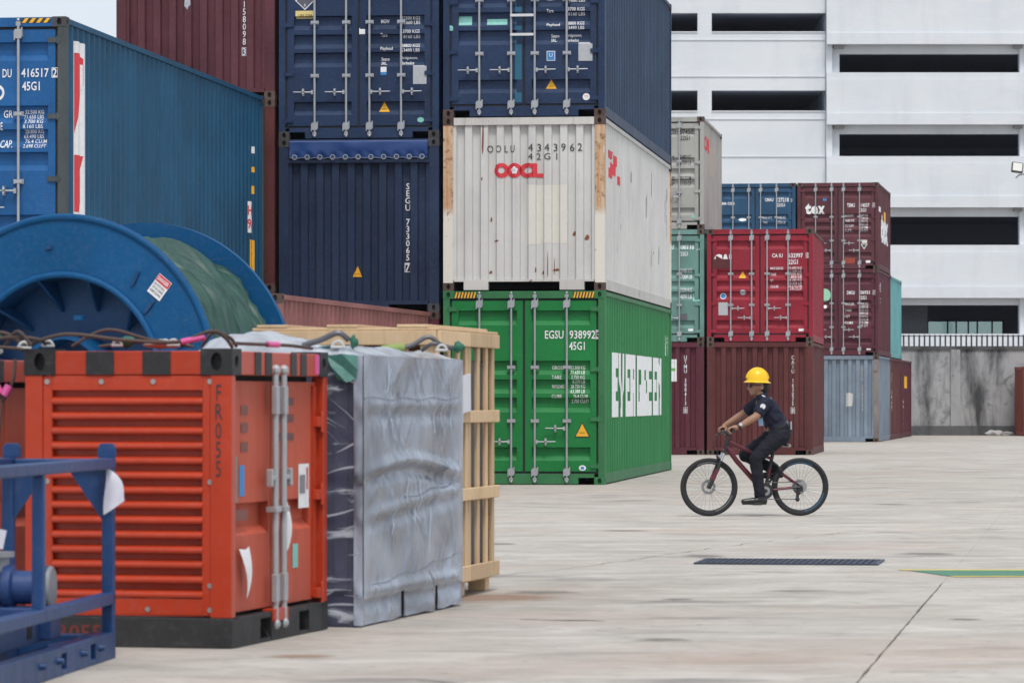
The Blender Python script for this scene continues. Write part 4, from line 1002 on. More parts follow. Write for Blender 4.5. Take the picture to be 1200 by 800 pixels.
        for z0 in (1.00, 1.10, 1.19): P_(.11, .18, z0, z0+.05, stencil('faded_print',(.19,.06,.045),.3), 'faded_print'); P_(.30, .42, z0, z0+.05, MATS['faded_print'], 'faded_print')
        for z0 in (1.05, 1.15, 1.24): P_(ymid+.14, ymid+.42, z0, z0+.04, stencil('faded_print2',(.13,.05,.05),.3), 'faded_print')
        for c0, nm in (((hw-.03, .30, .50), 'a'), ((hw-.02, ymid+.15, .72), 'b')):      # paper tags hanging from the doors
            vs = []; 
            for i in range(7):
                v_ = i/6; ww = .085*(1-v_*.9) if nm == 'a' else .05*(1 if v_ < .6 else 1.2*(1-v_)+.5)
                zz = c0[2]-v_*.26; xx = c0[0]+.03*math.sin(v_*2.6)
                vs += [(xx, c0[1]-ww, zz), (xx+.012*math.cos(v_*4), c0[1], zz-.004), (xx, c0[1]+ww, zz+.01)]
            MB().add(vs, [q for i in range(6) for q in ((3*i, 3*i+1, 3*i+4, 3*i+3), (3*i+1, 3*i+2, 3*i+5, 3*i+4))]).build('paper_tag', flat('paper_white', (.72,.72,.74), .7), root, True, clean=False)
    # roof
    MB().box(-hw+.1, hw-.1, .1, L-.1, H-.06, H-.04).build('roof_panel', P_ROR, root)
    return root
louvred_unit('orange-red louvred container marked FR055 with black base', (-1.4264, 19.57, 0), 13.4, 1.125, 1.76, 1.531)
louvred_unit('shaded red louvred container at the left edge behind the blue pump frame', (-2.97, 20.55, 0), 13.4, 1.125, 1.76, 1.5, False)

# slings lying over the red units
M_WIRE = flat('sling_wire', (.075, .05, .042), .65, .2)
M_WHT = flat('white_webbing', (.50, .50, .49), .7); M_GSH = flat('green_shackle', (.02, .12, .075), .5); M_SHK = flat('shackle_steel', (.14, .14, .15), .5, .6)
def smooth_path(pts, n=6):
    P_ = [Vector(p) for p in pts]; out = []
    for i in range(len(P_)-1):
        p0, p1, p2, p3 = P_[max(i-1,0)], P_[i], P_[i+1], P_[min(i+2, len(P_)-1)]
        for j in range(n):
            t = j/n
            out.append(.5*((2*p1)+(-p0+p2)*t+(2*p0-5*p1+4*p2-p3)*t*t+(-p0+3*p1-3*p2+p3)*t**3))
    out.append(P_[-1]); return out
def shackle(parent, c, s_=1, mt=None):
    s_ *= .62
    pts = [(c[0]+.045*s_*math.cos(a_), c[1], c[2]+.05*s_*math.sin(a_)+.0) for a_ in [math.pi*i/10 for i in range(11)]]
    MB().tube(pts, .013*s_, 8).tube([(c[0]-.06*s_, c[1], c[2]), (c[0]+.06*s_, c[1], c[2])], .014*s_, 8).build('shackle', mt or M_SHK, parent, True)
def lump(nm, mt, parent, c, r):
    b = MB(); b.ball((0,0,0), 1, 22)
    b.v = [(c[0]+x_*r[0]*(.75+.55*noise.noise(Vector((x_*1.7+c[0]*9, y_*1.7, z_*1.7)))), c[1]+y_*r[1]*.8, c[2]+z_*r[2]*(.7+.6*noise.noise(Vector((x_*2.1, y_*2.1+c[1]*7, z_*2.1+4))))) for x_, y_, z_ in b.v]
    return b.build(nm, mt, parent, True)
H1 = 1.531
sl = thing('lifting_sling', 'brown wire sling with pink sleeves draped along the top of the louvred unit', 'sling', (-2.0, 19.8, H1))
for pts, r in (([(-.50,.05,.02),(-.30,.0,.075),(0,-.02,.045),(.28,-.03,.035),(.45,-.05,.09),(.52,-.02,.06),(.56,.0,.005)], .014),
               ([(-.28,.1,.015),(-.1,.1,.10),(.12,.12,.05),(.3,.2,.03)], .012), ([(.40,.0,.01),(.46,.0,.085),(.54,.05,.06),(.57,.12,.015)], .012),
               ([(.56,.05,.03),(.68,.5,.03),(.80,.9,.03),(.90,1.3,.02)], .013), ([(-.62,.05,.02),(-.55,.0,.09),(-.48,.0,.02)], .013), ([(-.15,.2,.015),(.1,.22,.04),(.34,.24,.014)], .011),
               ([(-.75,.1,.03),(-.6,.02,.06),(-.45,.02,.05),(-.4,.08,.015)], .013)):
    MB().tube(smooth_path(pts), r*.72, 8).build('cable', M_WIRE, sl, True)
for p0, p1 in (((.30,-.03,.036),(.42,-.045,.06)), ((.70,.58,.032),(.75,.74,.032))): MB().tube([p0, p1], .016, 10).build('pink_sleeve', M_PINK, sl, True)
shackle(sl, (.25,.05,.02), .9, M_WHT); shackle(sl, (-.05,.14,.02), .8, M_WHT); shackle(sl, (-.40,.06,.015), .9, M_WHT)
lump('wrapping', M_GSH, sl, (.0,.2,.04), (.06,.05,.035))
lump('plastic_bag', M_WHT, sl, (.18,.25,.03), (.14,.08,.03))
s2 = thing('lifting_sling', 'wire sling with white webbing and a pink sleeve hanging at the left edge', 'sling', (-2.72, 20.15, 1.5))
for pts, r in (([(-.30,.1,.03),(-.12,.05,.10),(.05,.02,.12),(.15,.05,.05)], .014), ([(-.25,.0,.06),(-.1,-.02,.05),(.1,-.02,.04),(.22,0,.02)], .013), ([(-.18,-.02,.06),(-.06,-.13,-.02),(.02,-.17,-.14),(.07,-.17,-.24)], .013), ([(.07,-.17,-.24),(.05,-.18,-.45),(.03,-.17,-.75)], .008), ([(.07,-.17,-.24),(.12,-.16,-.14),(.13,-.13,-.02)], .013)):
    MB().tube(smooth_path(pts), r*.72, 8).build('cable', M_WIRE, s2, True)
for p0, p1 in (((-.02,-.155,-.07),(.055,-.175,-.20)), ((.075,-.175,-.21),(.105,-.165,-.16))): MB().tube([p0, p1], .024, 10).build('pink_sleeve', M_PINK, s2, True)
MB().tube(smooth_path([(-.35,.1,.10),(-.2,.05,.14),(-.05,.05,.11),(.02,.1,.02)]), .03, 8, flat=.6).build('webbing', M_WHT, s2, True)
lump('plastic_bag', flat('bag_pale_blue', (.45,.52,.62), .5), s2, (-.1,.04,.03), (.12,.07,.045)); lump('wrapping', M_GSH, s2, (.0,.08,.10), (.05,.05,.03)); shackle(s2, (.16,.0,.04), 1, M_WHT)

# ------------------------------------------------------------------ blue pump skid at the lower left
P_SKID = paint('paint_skid_blue', (.004, .042, .150), .42, .15, .0, .25, .45)
sk = thing('pump_skid', 'low blue steel pump frame standing in front of the red louvred units', 'pump skid', (-1.95, 18.9, 0), R(-5.5))
# local: x to the left is negative, y towards the camera is negative; right far corner at origin
SKL, SKW = 3.4, .56
b = MB()
for t0, t1, z0, z1 in ((-SKL,-1.26,0,.13),(-1.26,-1.14,0,.03),(-1.26,-1.14,.10,.13),(-1.14,-.60,0,.13),(-.60,-.48,0,.03),(-.60,-.48,.10,.13),(-.48,0,0,.13)): b.box(-.09, 0, t0, t1, z0, z1)
b.box(-SKW, -SKW+.09, -SKL, 0, 0, .13); b.box(-SKW+.09, -.09, -.09, 0, .0, .12); b.box(-SKW+.09, -.09, -SKL, -SKL+.09, 0, .12)
b.build('base_frame', P_SKID, sk, bevel=.006)
bm_ = MB().lathe([(0,.03),(.014,.028),(.018,0)], 10, M=Matrix.Rotation(R(90),4,'Y')).mesh('bolt', True); bm_.materials.append(P_SKID)
for t in (-.40, -.80, -1.34, -1.7): link('bolt', bm_, sk, (0, t, .075))
MB().box(-.30, -.22, -SKL+.1, -.45, .12, .27).build('inner_beam', P_SKID, sk, bevel=.006)
for t in (-.95, -1.9): MB().box(-.221, -.217, t-.05, t+.05, .15, .23).build('beam_opening', M_DARK, sk)  # dark plates on the solid beam, painted as the shade inside openings
def tb(nm, *a): return MB().box(*a).build(nm, P_SKID, sk, bevel=.008)
for x_ in (-.06, -SKW): tb('post', x_, x_+.06, -.06, 0, .12, .965)
tb('post', -.06, -.005, -1.62, -1.56, .30, .93); tb('post', -SKW, -SKW+.06, -1.62, -1.56, .13, .93)
tb('top_rail', -.065, .002, -SKL, .0, .93, .985); tb('top_rail', -SKW-.002, -SKW+.065, -SKL, 0, .93, .985); tb('top_rail', -SKW+.065, -.065, -.07, -.005, .93, .98)
tb('lower_rail', -.062, .0, -SKL, 0, .265, .325); tb('lower_rail', -SKW, -SKW+.062, -SKL, 0, .265, .325)
for x_, s_ in ((-.06, -1), (-SKW+.06, 1)):
    MB().prism([(x_, .93), (x_+s_*.17, .93), (x_, .68)], 'y', -.045, -.03).build('gusset', P_SKID, sk)
for x_ in (-.085, -SKW): MB().prism([(x_, .985),(x_+.09, .985),(x_+.09,1.035),(x_+.075,1.055),(x_+.015,1.055),(x_,1.035)], 'y', -.03, -.012).build('lifting_lug', P_SKID, sk, bevel=.003)
# pump and motor
MX = Matrix.Rotation(R(90), 4, 'Y')
def cyl(nm, mt, prof, c, par=sk): return MB().lathe(prof, 28, M=Matrix.Translation(c) @ MX).build(nm, mt, par, True)
P_PUMP = paint('paint_pump_blue', (.012, .045, .16), .35, .15, .0, .25, .5)
cyl('motor', P_PUMP, [(0,-.62),(.10,-.62),(.115,-.60),(.115,-.34),(.085,-.33),(.085,-.22),(.11,-.21),(.11,-.17),(.08,-.16),(.08,-.06),(.105,-.055),(.105,-.0),(.0,-.0)], (-.20, -.62, .375))
cyl('cover_plate', flat('worn_alloy', (.30,.31,.33), .5, .4, var=.35), [(0,.0),(.102,.0),(.104,.012),(.095,.02),(0,.022)], (-.198, -.62, .375))
cyl('flange', P_PUMP, [(.05,-.02),(.15,-.02),(.15,.02),(.05,.02)], (-.50, -.62, .375))
MB().box(-.60,-.16,-.72,-.52,.13,.285).build('pump_foot', P_PUMP, sk, bevel=.01)
MB().tube([(-.44,-.62,.45),(-.44,-.62,.52)], .05, 14).tube([(-.44,-.62,.52),(-.44,-.62,.545)], .075, 16).build('outlet', flat('worn_alloy', (.30,.31,.33), .5), sk, False)
sh = MB(); vs = []
for i in range(8):
    v_ = i/7
    for j in range(5):
        u = j/4; vs.append((-.035+.15*u*v_*(1.25-v_*.5)+.01*math.sin(5*v_), -.075-.03*math.sin(u*3+v_*4)-.03*v_, .965-.26*v_*(1-.35*u)-.02*u))
M_SHEET = flat('white_sheet', (.62,.62,.70), .6)
sh.add(vs, [(i*5+j, i*5+j+1, (i+1)*5+j+1, (i+1)*5+j) for i in range(7) for j in range(4)]).build('paper_sheet', M_SHEET, sk, True, clean=False)
o = MB().box(-.06,.06,-.003,.003,-.045,.045).build('paper_tag', M_SHEET, sk, loc=(-.43,-.8,.62)); o.rotation_euler = (0, R(12), 0)

# ------------------------------------------------------------------ plastic-wrapped unit
def film(name, col_, clear):
    m, nt, b = newmat(name); v = objvec(nt, False)
    n1 = nz(nt, mapv(nt, v, (2.0, .8, 1.3)), 1.3, 3, .5, .8); n2 = nz(nt, mapv(nt, v, (1, 3, .7), (0, 0, 0)), 2.4, 5, .65, .8)
    if clear:
        b.inputs['Base Color'].default_value = (.62, .66, .74, 1); b.inputs['Roughness'].default_value = .22
        st = nz(nt, mapv(nt, v, (2.0, 1, 9), (0, R(24), 0)), 1.5, 5, .6, .6)
        al = mathn(nt, 'ADD', mathn(nt, 'MULTIPLY', ramp(nt, st, .57, .66), .55), .05)
        nt.links.new(al, b.inputs['Alpha'])
        bump(nt, b, st, .5, .03)
    else:
        c = mix(nt, ramp(nt, n1, .35, .68), tuple(x*.55 for x in col_), tuple(min(1, x*1.30) for x in col_))
        c = mix(nt, mathn(nt, 'MULTIPLY', ramp(nt, n2, .55, .75), .5), c, (.45, .55, .68))
        b.inputs['Alpha'].default_value = .84; nt.links.new(c, b.inputs['Base Color']); b.inputs['Roughness'].default_value = .16; b.inputs['Specular IOR Level'].default_value = .6
        fold = nz(nt, mapv(nt, v, (2, 3.0, 1.0), (R(18), 0, 0)), 1.7, 3, .5, 1.4)
        bump(nt, b, mix(nt, .3, fold, n1), .3, .05)
    return m
M_FILM = film('wrap_film_grey', (.33, .375, .46), False); M_CLEAR = film('wrap_film_clear', None, True)
M_INNER = paint('paint_wrapped_unit', (.030, .032, .075), .5, .2, 0, .3)
ww, wL, wH = 1.12, 2.36, 1.515; hw = ww/2
th = R(12.8); wr = thing('wrapped_unit', 'tall box shrouded in grey plastic film, dark on its narrow front', 'wrapped cargo', Vector((-.832, 21.4, 0))-Vector((math.cos(th), -math.sin(th), 0))*hw, -th)
b = MB(); b.box(-hw+.03, hw-.04, .03, wL-.05, .16, wH-.05)
for y0_, y1_ in ((.03,.80),(1.02,1.62),(1.84,wL-.05)): b.box(-hw+.03, hw-.04, y0_, y1_, .0, .16)
for i in range(6): b.box(-hw+.10+i*.17, -hw+.18+i*.17, .012, .031, .2, wH-.12)
b.build('unit_body', M_INNER, wr)
CREASE = {3: [], 11: []}
for _ in range(40):
    y_ = rnd.uniform(0, 2.36); z_ = rnd.choice((1.5, 1.27, .88, .7, .22))+rnd.uniform(-.03, .03); s_ = rnd.choice((-1, 1)); CREASE[3].append((y_, z_, y_+s_*rnd.uniform(.05, .4), z_-rnd.uniform(.15, .5), rnd.uniform(.006, .02)*rnd.choice((1, 1, -1)), rnd.uniform(.007, .028)))
for _ in range(14):
    x_ = rnd.uniform(.0, .56); z_ = rnd.uniform(.1, 1.5); CREASE[11].append((x_, z_, x_+rnd.uniform(.1, .5), z_-rnd.uniform(.02, .45), rnd.uniform(.008, .018), rnd.uniform(.008, .02)))
def wrinkle(p, s_):
    v = Vector(p)
    d = .026*noise.noise(Vector((v.x*2+s_, v.y*1.5, v.z*1.6))) + .003*noise.noise(Vector((v.x*5, v.y*6+s_, v.z*5)))
    q = v.y*.9 - v.z*.7; d += .010*max(0, noise.noise(Vector((q*7, v.z*1.3+v.x*1.2, s_))))*1.5
    for (ya, za, yb, zb, am, wd) in CREASE.get(s_, ()):
        ab = Vector((yb-ya, zb-za)); ap = Vector(((v.y if s_ == 3 else v.x)-ya, v.z-za)); t = max(0, min(1, ap.dot(ab)/ab.length_squared)); e2 = (ap-ab*t).length
        d += am*math.exp(-(e2/wd)**2)*(1-.6*t)
    for zc, a_ in ((.86+.06*math.sin(v.y*1.7), .030), (1.24, .012), (.62+.05*v.y, .014), (.19, .022)):
        t = (v.z-zc); d += a_*math.exp(-(t/.035)**2) - a_*.9*math.exp(-((t+.06)/.04)**2)
    return d
def face_grid(o, du, dv, nrm, nu, nv, m, s_, b, zfun=None):
    o, du, dv, nrm = Vector(o), Vector(du), Vector(dv), Vector(nrm); vs = []
    for j in range(nv+1):
        for i in range(nu+1):
            u, v = i/nu, j/nv; p = o+du*u+dv*v
            edge = min(1, 8*min(u, 1-u))*min(1, 10*min(1-v, v+.05))
            p = p + nrm*(wrinkle(p, s_)*edge + .006)
            if v < .02 and m == 0 and nrm.x > .5:
                p.z += .012*noise.noise(Vector((p.y*4, 0, 2)))
            vs.append(p)
    b.add(vs, [(j*(nu+1)+i, j*(nu+1)+i+1, (j+1)*(nu+1)+i+1, (j+1)*(nu+1)+i) for j in range(nv) for i in range(nu)], m)
b = MB()
face_grid((hw, 0, .16), (0, wL, 0), (0, 0, wH-.16), (1,0,0), 210, 130, 0, 3, b)
for y0_, y1_ in ((0,.88),(.95,1.70),(1.76,wL)): face_grid((hw-.012, y0_, .012), (0, y1_-y0_, 0), (0, 0, .17), (1,0,0), 30, 8, 0, 9+y0_, b)
face_grid((-hw, 0, .012), (ww, 0, 0), (0, 0, wH-.012), (0,-1,0), 50, 70, 1, 11, b)
face_grid((hw, wL, .02), (-ww, 0, 0), (0, 0, wH-.02), (0,1,0), 20, 30, 0, 5, b); face_grid((-hw, wL, .02), (0, -wL, 0), (0, 0, wH-.02), (-1,0,0), 40, 30, 0, 7, b)
face_grid((hw-.045, -.020, .012), (.052, 0, 0), (0, 0, wH-.012), (0,-1,0), 4, 40, 0, 21, b)
vs = []                                     # loose top sheet, bunched
nu, nv = 44, 70
for j in range(nv+1):
    for i in range(nu+1):
        x_ = -hw-.008+i/nu*(ww+.016); y_ = -.008+j/nv*(wL+.016)
        e_ = min(1, 7*min(i/nu, 1-i/nu))*min(1, 9*min(j/nv, 1-j/nv))
        z_ = wH + e_*(.02+.06*abs(noise.noise(Vector((x_*3, y_*2.2, 1))))+.03*abs(noise.noise(Vector((x_*8, y_*7, 4)))) + .11*math.exp(-((x_+.15)/.28)**2-((y_-.5)/.5)**2))
        vs.append((x_, y_, z_))
b.add(vs, [(j*(nu+1)+i, j*(nu+1)+i+1, (j+1)*(nu+1)+i+1, (j+1)*(nu+1)+i) for j in range(nv) for i in range(nu)], 2)
M_FTOP = film('wrap_film_white', (.50, .53, .58), False)
b.build('plastic_wrap', [M_FILM, M_CLEAR, M_FTOP], wr, True, clean=False)
M_CRW = flat('film_crease', (.50, .53, .62), .25, 0, .5)  # pale folded-film strips on the front; crease highlights put into their colour
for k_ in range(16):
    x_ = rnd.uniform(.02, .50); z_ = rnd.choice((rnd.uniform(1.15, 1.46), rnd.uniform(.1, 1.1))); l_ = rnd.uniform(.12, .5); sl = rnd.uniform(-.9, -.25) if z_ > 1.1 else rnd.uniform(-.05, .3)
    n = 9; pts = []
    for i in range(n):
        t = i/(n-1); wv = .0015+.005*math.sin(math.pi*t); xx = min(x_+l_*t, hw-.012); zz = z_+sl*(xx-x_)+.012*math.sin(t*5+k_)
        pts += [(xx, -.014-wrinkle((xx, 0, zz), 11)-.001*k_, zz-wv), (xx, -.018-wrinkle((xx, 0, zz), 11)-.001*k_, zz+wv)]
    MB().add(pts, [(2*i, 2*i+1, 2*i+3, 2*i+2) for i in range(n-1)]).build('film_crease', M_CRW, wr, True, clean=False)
M_CRG = flat('film_fold', (.38, .43, .52), .16, 0, .6)  # paler strips along the side folds, painting in their highlights
for k_ in range(16):
    y_ = rnd.uniform(.03, 2.2); zc = rnd.choice((1.46, 1.24, .84, .66, .24)); z_ = zc+rnd.uniform(-.02, .03); l_ = rnd.uniform(.08, .34); sl = rnd.choice((-1, 1))*rnd.uniform(.1, .8)
    n = 9; pts = []
    for i in range(n):
        t = i/(n-1); wv = .001+.003*math.sin(math.pi*t); zz = max(.18, z_-l_*t); yy = max(.01, min(2.33, y_+sl*l_*t+.015*math.sin(t*4+k_)))
        xo = hw+.011+.0002*k_+wrinkle((hw, yy, zz), 3)*min(1, 8*min(yy/2.36, 1-yy/2.36))*min(1, 10*min(1-(zz-.16)/1.355, (zz-.16)/1.355+.05))
        pts += [(xo, yy-wv, zz), (xo+.004, yy, zz), (xo, yy+wv, zz)]
    MB().add(pts, [q for i in range(n-1) for q in ((3*i, 3*i+1, 3*i+4, 3*i+3), (3*i+1, 3*i+2, 3*i+5, 3*i+4))]).build('film_crease', M_CRG, wr, True, clean=False)
M_SEAM = flat('seam_dark', (.24, .26, .30), .6)
for z_, y0_, y1_ in ((1.275, .02, 2.3), (.70, .9, 2.28), (.225, .2, 2.3)):
    bs = MB(); n = int((y1_-y0_)/.045)
    for i in range(n):
        y_ = y0_+i*.045; zz = z_+(.05*(y_-y0_) if z_ < 1 else 0)+.008*math.sin(y_*9)
        xx = hw+.011+wrinkle((hw, y_, zz), 3)
        bs.box(xx-.006, xx+.002, y_, y_+.016, zz-.003, zz+.003)
    bs.build('seam', M_SEAM, wr)
g_ = MB(); g_.add([(hw-.20,-.035,wH-.0),(hw-.11,-.05,wH+.01),(hw-.02,-.035,wH-.0),(hw-.17,-.05,wH-.06),(hw-.10,-.035,wH-.07),(hw-.015,-.05,wH-.08),(hw-.14,-.035,wH-.13),(hw-.08,-.055,wH-.15),(hw-.03,-.04,wH-.13)], [(0,1,4,3),(1,2,5,4),(3,4,7,6),(4,5,8,7)]).build('green_tape', flat('green_film', (.07,.20,.17), .3, 0, .5, .4, 18), wr)
s3 = thing('lifting_sling', 'dark shackles with green wrapping lying on the near corner of the plastic-wrapped box', 'sling', (-.98, 21.62, wH+.03))
MB().tube(smooth_path([(-.20,.05,.03),(-.10,.02,.06),(.0,0,.10),(.06,.02,.06)]), .017, 8).build('cable', M_SHK, s3, True)
lump('wrapping', M_GSH, s3, (.09,.0,.05), (.03,.04,.045)); shackle(s3, (.0,.0,.02), 1.1, M_WHT); MB().tube(smooth_path([(-.42,.2,.02),(-.2,.1,.01),(.0,.05,.02)]), .012, 8).build('rope', flat('rope_teal', (.05,.14,.15), .7), s3, True)
s4 = thing('lifting_sling', 'dark wire loop with green wrapping on the far end of the plastic-wrapped box', 'sling', (-.52, 23.0, wH+.03))
MB().tube(smooth_path([(-.20,.0,.02),(-.08,.0,.05),(.02,.0,.10),(.10,.02,.05),(.18,.05,.03)]), .014, 8).tube(smooth_path([(-.02,.05,.02),(.05,.0,.06),(.14,.05,.03)]), .012, 8).build('cable', M_SHK, s4, True)
lump('wrapping', M_GSH, s4, (.20,.0,.04), (.045,.04,.04)); MB().tube([(-.26,.0,.02),(-.12,.0,.035)], .03, 10).build('sleeve', flat('olive_sleeve', (.22,.30,.08), .6), s4, True); shackle(s4, (.1,-.02,.02), 1, M_WHT)

# ------------------------------------------------------------------ wooden crate
def wood():
    m, nt, b = newmat('pine_wood'); v = objvec(nt)
    n = nz(nt, mapv(nt, v, (9, 9, 1.0)), 3, 6, .65, .8); n2 = nz(nt, v, 1.4, 4, .6)
    c = mix(nt, ramp(nt, n, .3, .7), (.56, .38, .21), (.68, .50, .31)); c = mix(nt, mathn(nt, 'MULTIPLY', ramp(nt, n2, .5, .75), .5), c, (.40, .25, .12))
    kn = nz(nt, v, 5.5, 2, .5); c = mix(nt, ramp(nt, kn, .74, .78), c, (.16, .08, .035))
    oi = nt.nodes.new('ShaderNodeObjectInfo'); mr = nt.nodes.new('ShaderNodeMapRange'); mr.inputs[3].default_value = .82; mr.inputs[4].default_value = 1.1; nt.links.new(oi.outputs['Random'], mr.inputs[0])
    hs = nt.nodes.new('ShaderNodeHueSaturation'); nt.links.new(mr.outputs[0], hs.inputs['Value']); nt.links.new(c, hs.inputs['Color'])
    nt.links.new(hs.outputs[0], b.inputs['Base Color']); b.inputs['Roughness'].default_value = .75; bump(nt, b, n, .25, .006); return m
M_WOOD = wood()
cw, cL, cH = 1.185, 1.75, 1.725; hw = cw/2; th = R(11.7)
cr = thing('wooden_crate', 'tall open-slatted pine crate behind the plastic-wrapped box', 'crate', Vector((-.463, 23.95, 0))-Vector((math.cos(th), -math.sin(th), 0))*hw, -th)
def plank(nm, *a): return MB().box(*a).build(nm, M_WOOD, cr, bevel=.005)
for y_ in (.0, cL/2-.05, cL-.16):
    for x_ in (-hw+.04, -.07, hw-.16): plank('foot_block', x_, x_+.12, y_+.02, y_+.14, 0, .085)
plank('bottom_board', -hw+.02, hw-.02, .02, cL-.02, .086, .115)
for z0, z1 in ((.10,.20),(.62,.70),(1.12,1.20),(cH-.115,cH-.025)):
    plank('rail', hw-.004, hw+.022, -.01, cL*.5-.002, z0, z1); plank('rail', hw-.004, hw+.022, cL*.5+.002, cL+.02, z0, z1)
    plank('rail', -hw-.022, -hw+.004, 0, cL, z0, z1); plank('rail', -hw, hw-.005, -.022, .004, z0, z1); plank('rail', -hw, hw, cL-.004, cL+.02, z0, z1)
for y_ in (.015, .32, .60, .84, .93, 1.20, 1.46, cL-.09): plank('slat', hw-.030, hw-.006, y_, y_+.075, .12, cH-.03)
for y_ in (.015, .6, 1.2, cL-.09): plank('slat', -hw+.006, -hw+.03, y_, y_+.075, .12, cH-.03)
for x_ in (-hw+.01, -.30, .03, .30, hw-.115): plank('slat', x_, x_+.085, .006, .03, .12, cH-.03)
for x_ in (-hw+.01, .0, hw-.1): plank('slat', x_, x_+.085, cL-.03, cL-.006, .12, cH-.03)
o = plank('diagonal_brace', -.035, .035, -.008, .008, -.42, .42); o.location = (hw-.045, .62, .67); o.rotation_euler = (R(90-8), 0, R(90)); o.rotation_euler = (R(7), 0, R(90))
plank('lid_board', -hw-.01, hw+.012, -.012, cL+.012, cH-.024, cH-.006)
for x_ in (-hw+.02, -.12, hw-.26): plank('lid_batten', x_, x_+.20, -.015, cL+.01, cH-.006, cH+.014)
MB().box(-hw+.06, hw-.05, .05, cL-.05, .116, cH-.2).build('cargo', flat('cargo_wrapped', (.085,.085,.12), .4, var=.4, scale=3), cr, bevel=.03)
M_POUCH = flat('document_pouch', (.66,.67,.72), .5)
for (y_, z_, h_, rx) in ((.70,1.31,.24,4),(.46,1.03,.34,-5)):
    o = MB().box(hw+.024, hw+.034, -.11, .11, -h_/2, h_/2).build('document_pouch', M_POUCH, cr, loc=(0, y_, z_)); o.rotation_euler = (R(rx), 0, 0)

# ------------------------------------------------------------------ cable reel
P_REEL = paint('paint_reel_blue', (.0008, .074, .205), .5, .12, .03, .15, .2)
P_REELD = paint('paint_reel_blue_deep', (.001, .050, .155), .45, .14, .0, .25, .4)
RR, RW = 1.42, 1.72
reel = thing('cable_reel', 'huge blue steel cable reel wrapped in green sheeting behind the red unit', 'cable reel', (-3.80, 32.5, 0), -R(18.5))
MY = Matrix.Translation((0, 0, RR)) @ Matrix.Rotation(R(-90), 4, 'X')      # lathe axis -> +y, away from the camera
MB().lathe([(.90,-.02),(1.395,-.02),(1.395,.03),(.90,.03)], 96, M=MY, closed=True).build('near_flange', P_REEL, reel, True)
def ring(nm, R0, r, y_, n=96, mt=P_REEL):
    return MB().tube([(R0*math.cos(2*math.pi*i/n), y_, RR+R0*math.sin(2*math.pi*i/n)) for i in range(n)], r, 10, closed=True).build(nm, mt, reel, True)
ring('rim', 1.392, .032, -.01); ring('hub_rim', .905, .028, -.03)
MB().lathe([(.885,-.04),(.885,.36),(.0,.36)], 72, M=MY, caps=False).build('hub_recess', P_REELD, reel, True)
MB().lathe([(.40,-.02),(.40,.359),(.36,.359),(.36,-.02)], 48, M=MY, closed=True).build('axle_tube', P_REEL, reel, True)
for i in range(12):
    a_ = 2*math.pi*(i+.5)/12; ca, sa = math.cos(a_), math.sin(a_)
    q = MB(); n0 = Vector((-sa, 0, ca))*.012
    for s_ in (-1, 1): q.add([Vector((ca*r_, y_, RR+sa*r_))+n0*s_ for r_, y_ in ((.884,-.01),(.884,.35),(.62,.35))], [(0,1,2)])
    q.f += [(0,1,4,3),(1,2,5,4),(2,0,3,5)]; q.m += [0,0,0]
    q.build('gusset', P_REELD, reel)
for a_, r_, l_ in ((52,1.10,.14),(38,1.02,.14),(16,1.18,.17),(10,.97,.17),(128,1.05,.14),(96,1.14,.06)):
    o = MB().box(-l_/2, l_/2, -.016, .0, -.018, .018).build('slot_bracket', P_REELD, reel, bevel=.006); a2 = R(a_)
    o.location = (r_*math.cos(a2), -.022, RR+r_*math.sin(a2)); o.rotation_euler = (0, -R(a_+ (90 if a_ > 90 else 12)), 0)
MB().tube([(.16,-.03,RR+.52),(.16,-.03,RR+.56)], .05, 12).build('lug', P_REEL, reel, True)
st = MB().box(-.105, .105, -.003, .0, -.13, .13).build('danger_sign', M_WHITE, reel, loc=(.90, -.024, RR+.79)); st.scale = (.68, 1, .72); st.rotation_euler = (0, R(38), 0)
fs_ = dict(kind='front', off=-.003); poly(st, RECT, fs_, (-.10, .10, .04, .125), M_RED, .002, 'sign_print'); text(st, 'DANGER', fs_, (-.085, .085, .06, .105), M_WHITE, .02, .004, 'sign_print')
for i, s_ in enumerate(('DO NOT ROLL', 'LIFT BY CRANE', 'KEEP CLEAR')): text(st, s_, fs_, (-.085, .085, -.005-i*.045, .02-i*.045), M_BLACK, .01, .004, 'sign_print')
MB().lathe([(.0,RW-.03),(RR-.028,RW-.03),(RR,RW-.03),(RR,RW+.03),(.0,RW+.03)], 96, M=MY).build('far_flange', P_REEL, reel, True)
def tarpgreen():
    m, nt, b = newmat('green_sheeting'); v = objvec(nt, False)
    n = nz(nt, mapv(nt, v, (1, 5, 1)), 1.8, 6, .65, .8)
    nt.links.new(mix(nt, ramp(nt, n, .3, .7), (.009,.040,.032), (.030,.090,.070)), b.inputs['Base Color']); b.inputs['Roughness'].default_value = .45; b.inputs['Specular IOR Level'].default_value = .5
    bump(nt, b, n, .5, .03); return m
vs = []; nA, nL = 220, 80
for i in range(nA):
    a_ = 2*math.pi*i/nA
    for j in range(nL+1):
        y_ = .03+(RW-.06)*j/nL
        w_ = a_*1.0 + y_*.5
        r_ = 1.24 + .05*noise.noise(Vector((math.cos(a_)*3, math.sin(a_)*3, y_*1.2))) + .05*abs(noise.noise(Vector((y_*4+1.2*math.sin(w_*2), a_*1.2, 2)))) + .075*(1-abs(noise.noise(Vector((y_*6.5+.9*math.sin(w_*1.7), a_*1.1, 12))))*2.2)**3*.6 + .016*noise.noise(Vector((y_*16, a_*3, 7))) - .05*(1 if j in (0, nL) else 0)
        vs.append((r_*math.cos(a_), y_, RR+r_*math.sin(a_)))
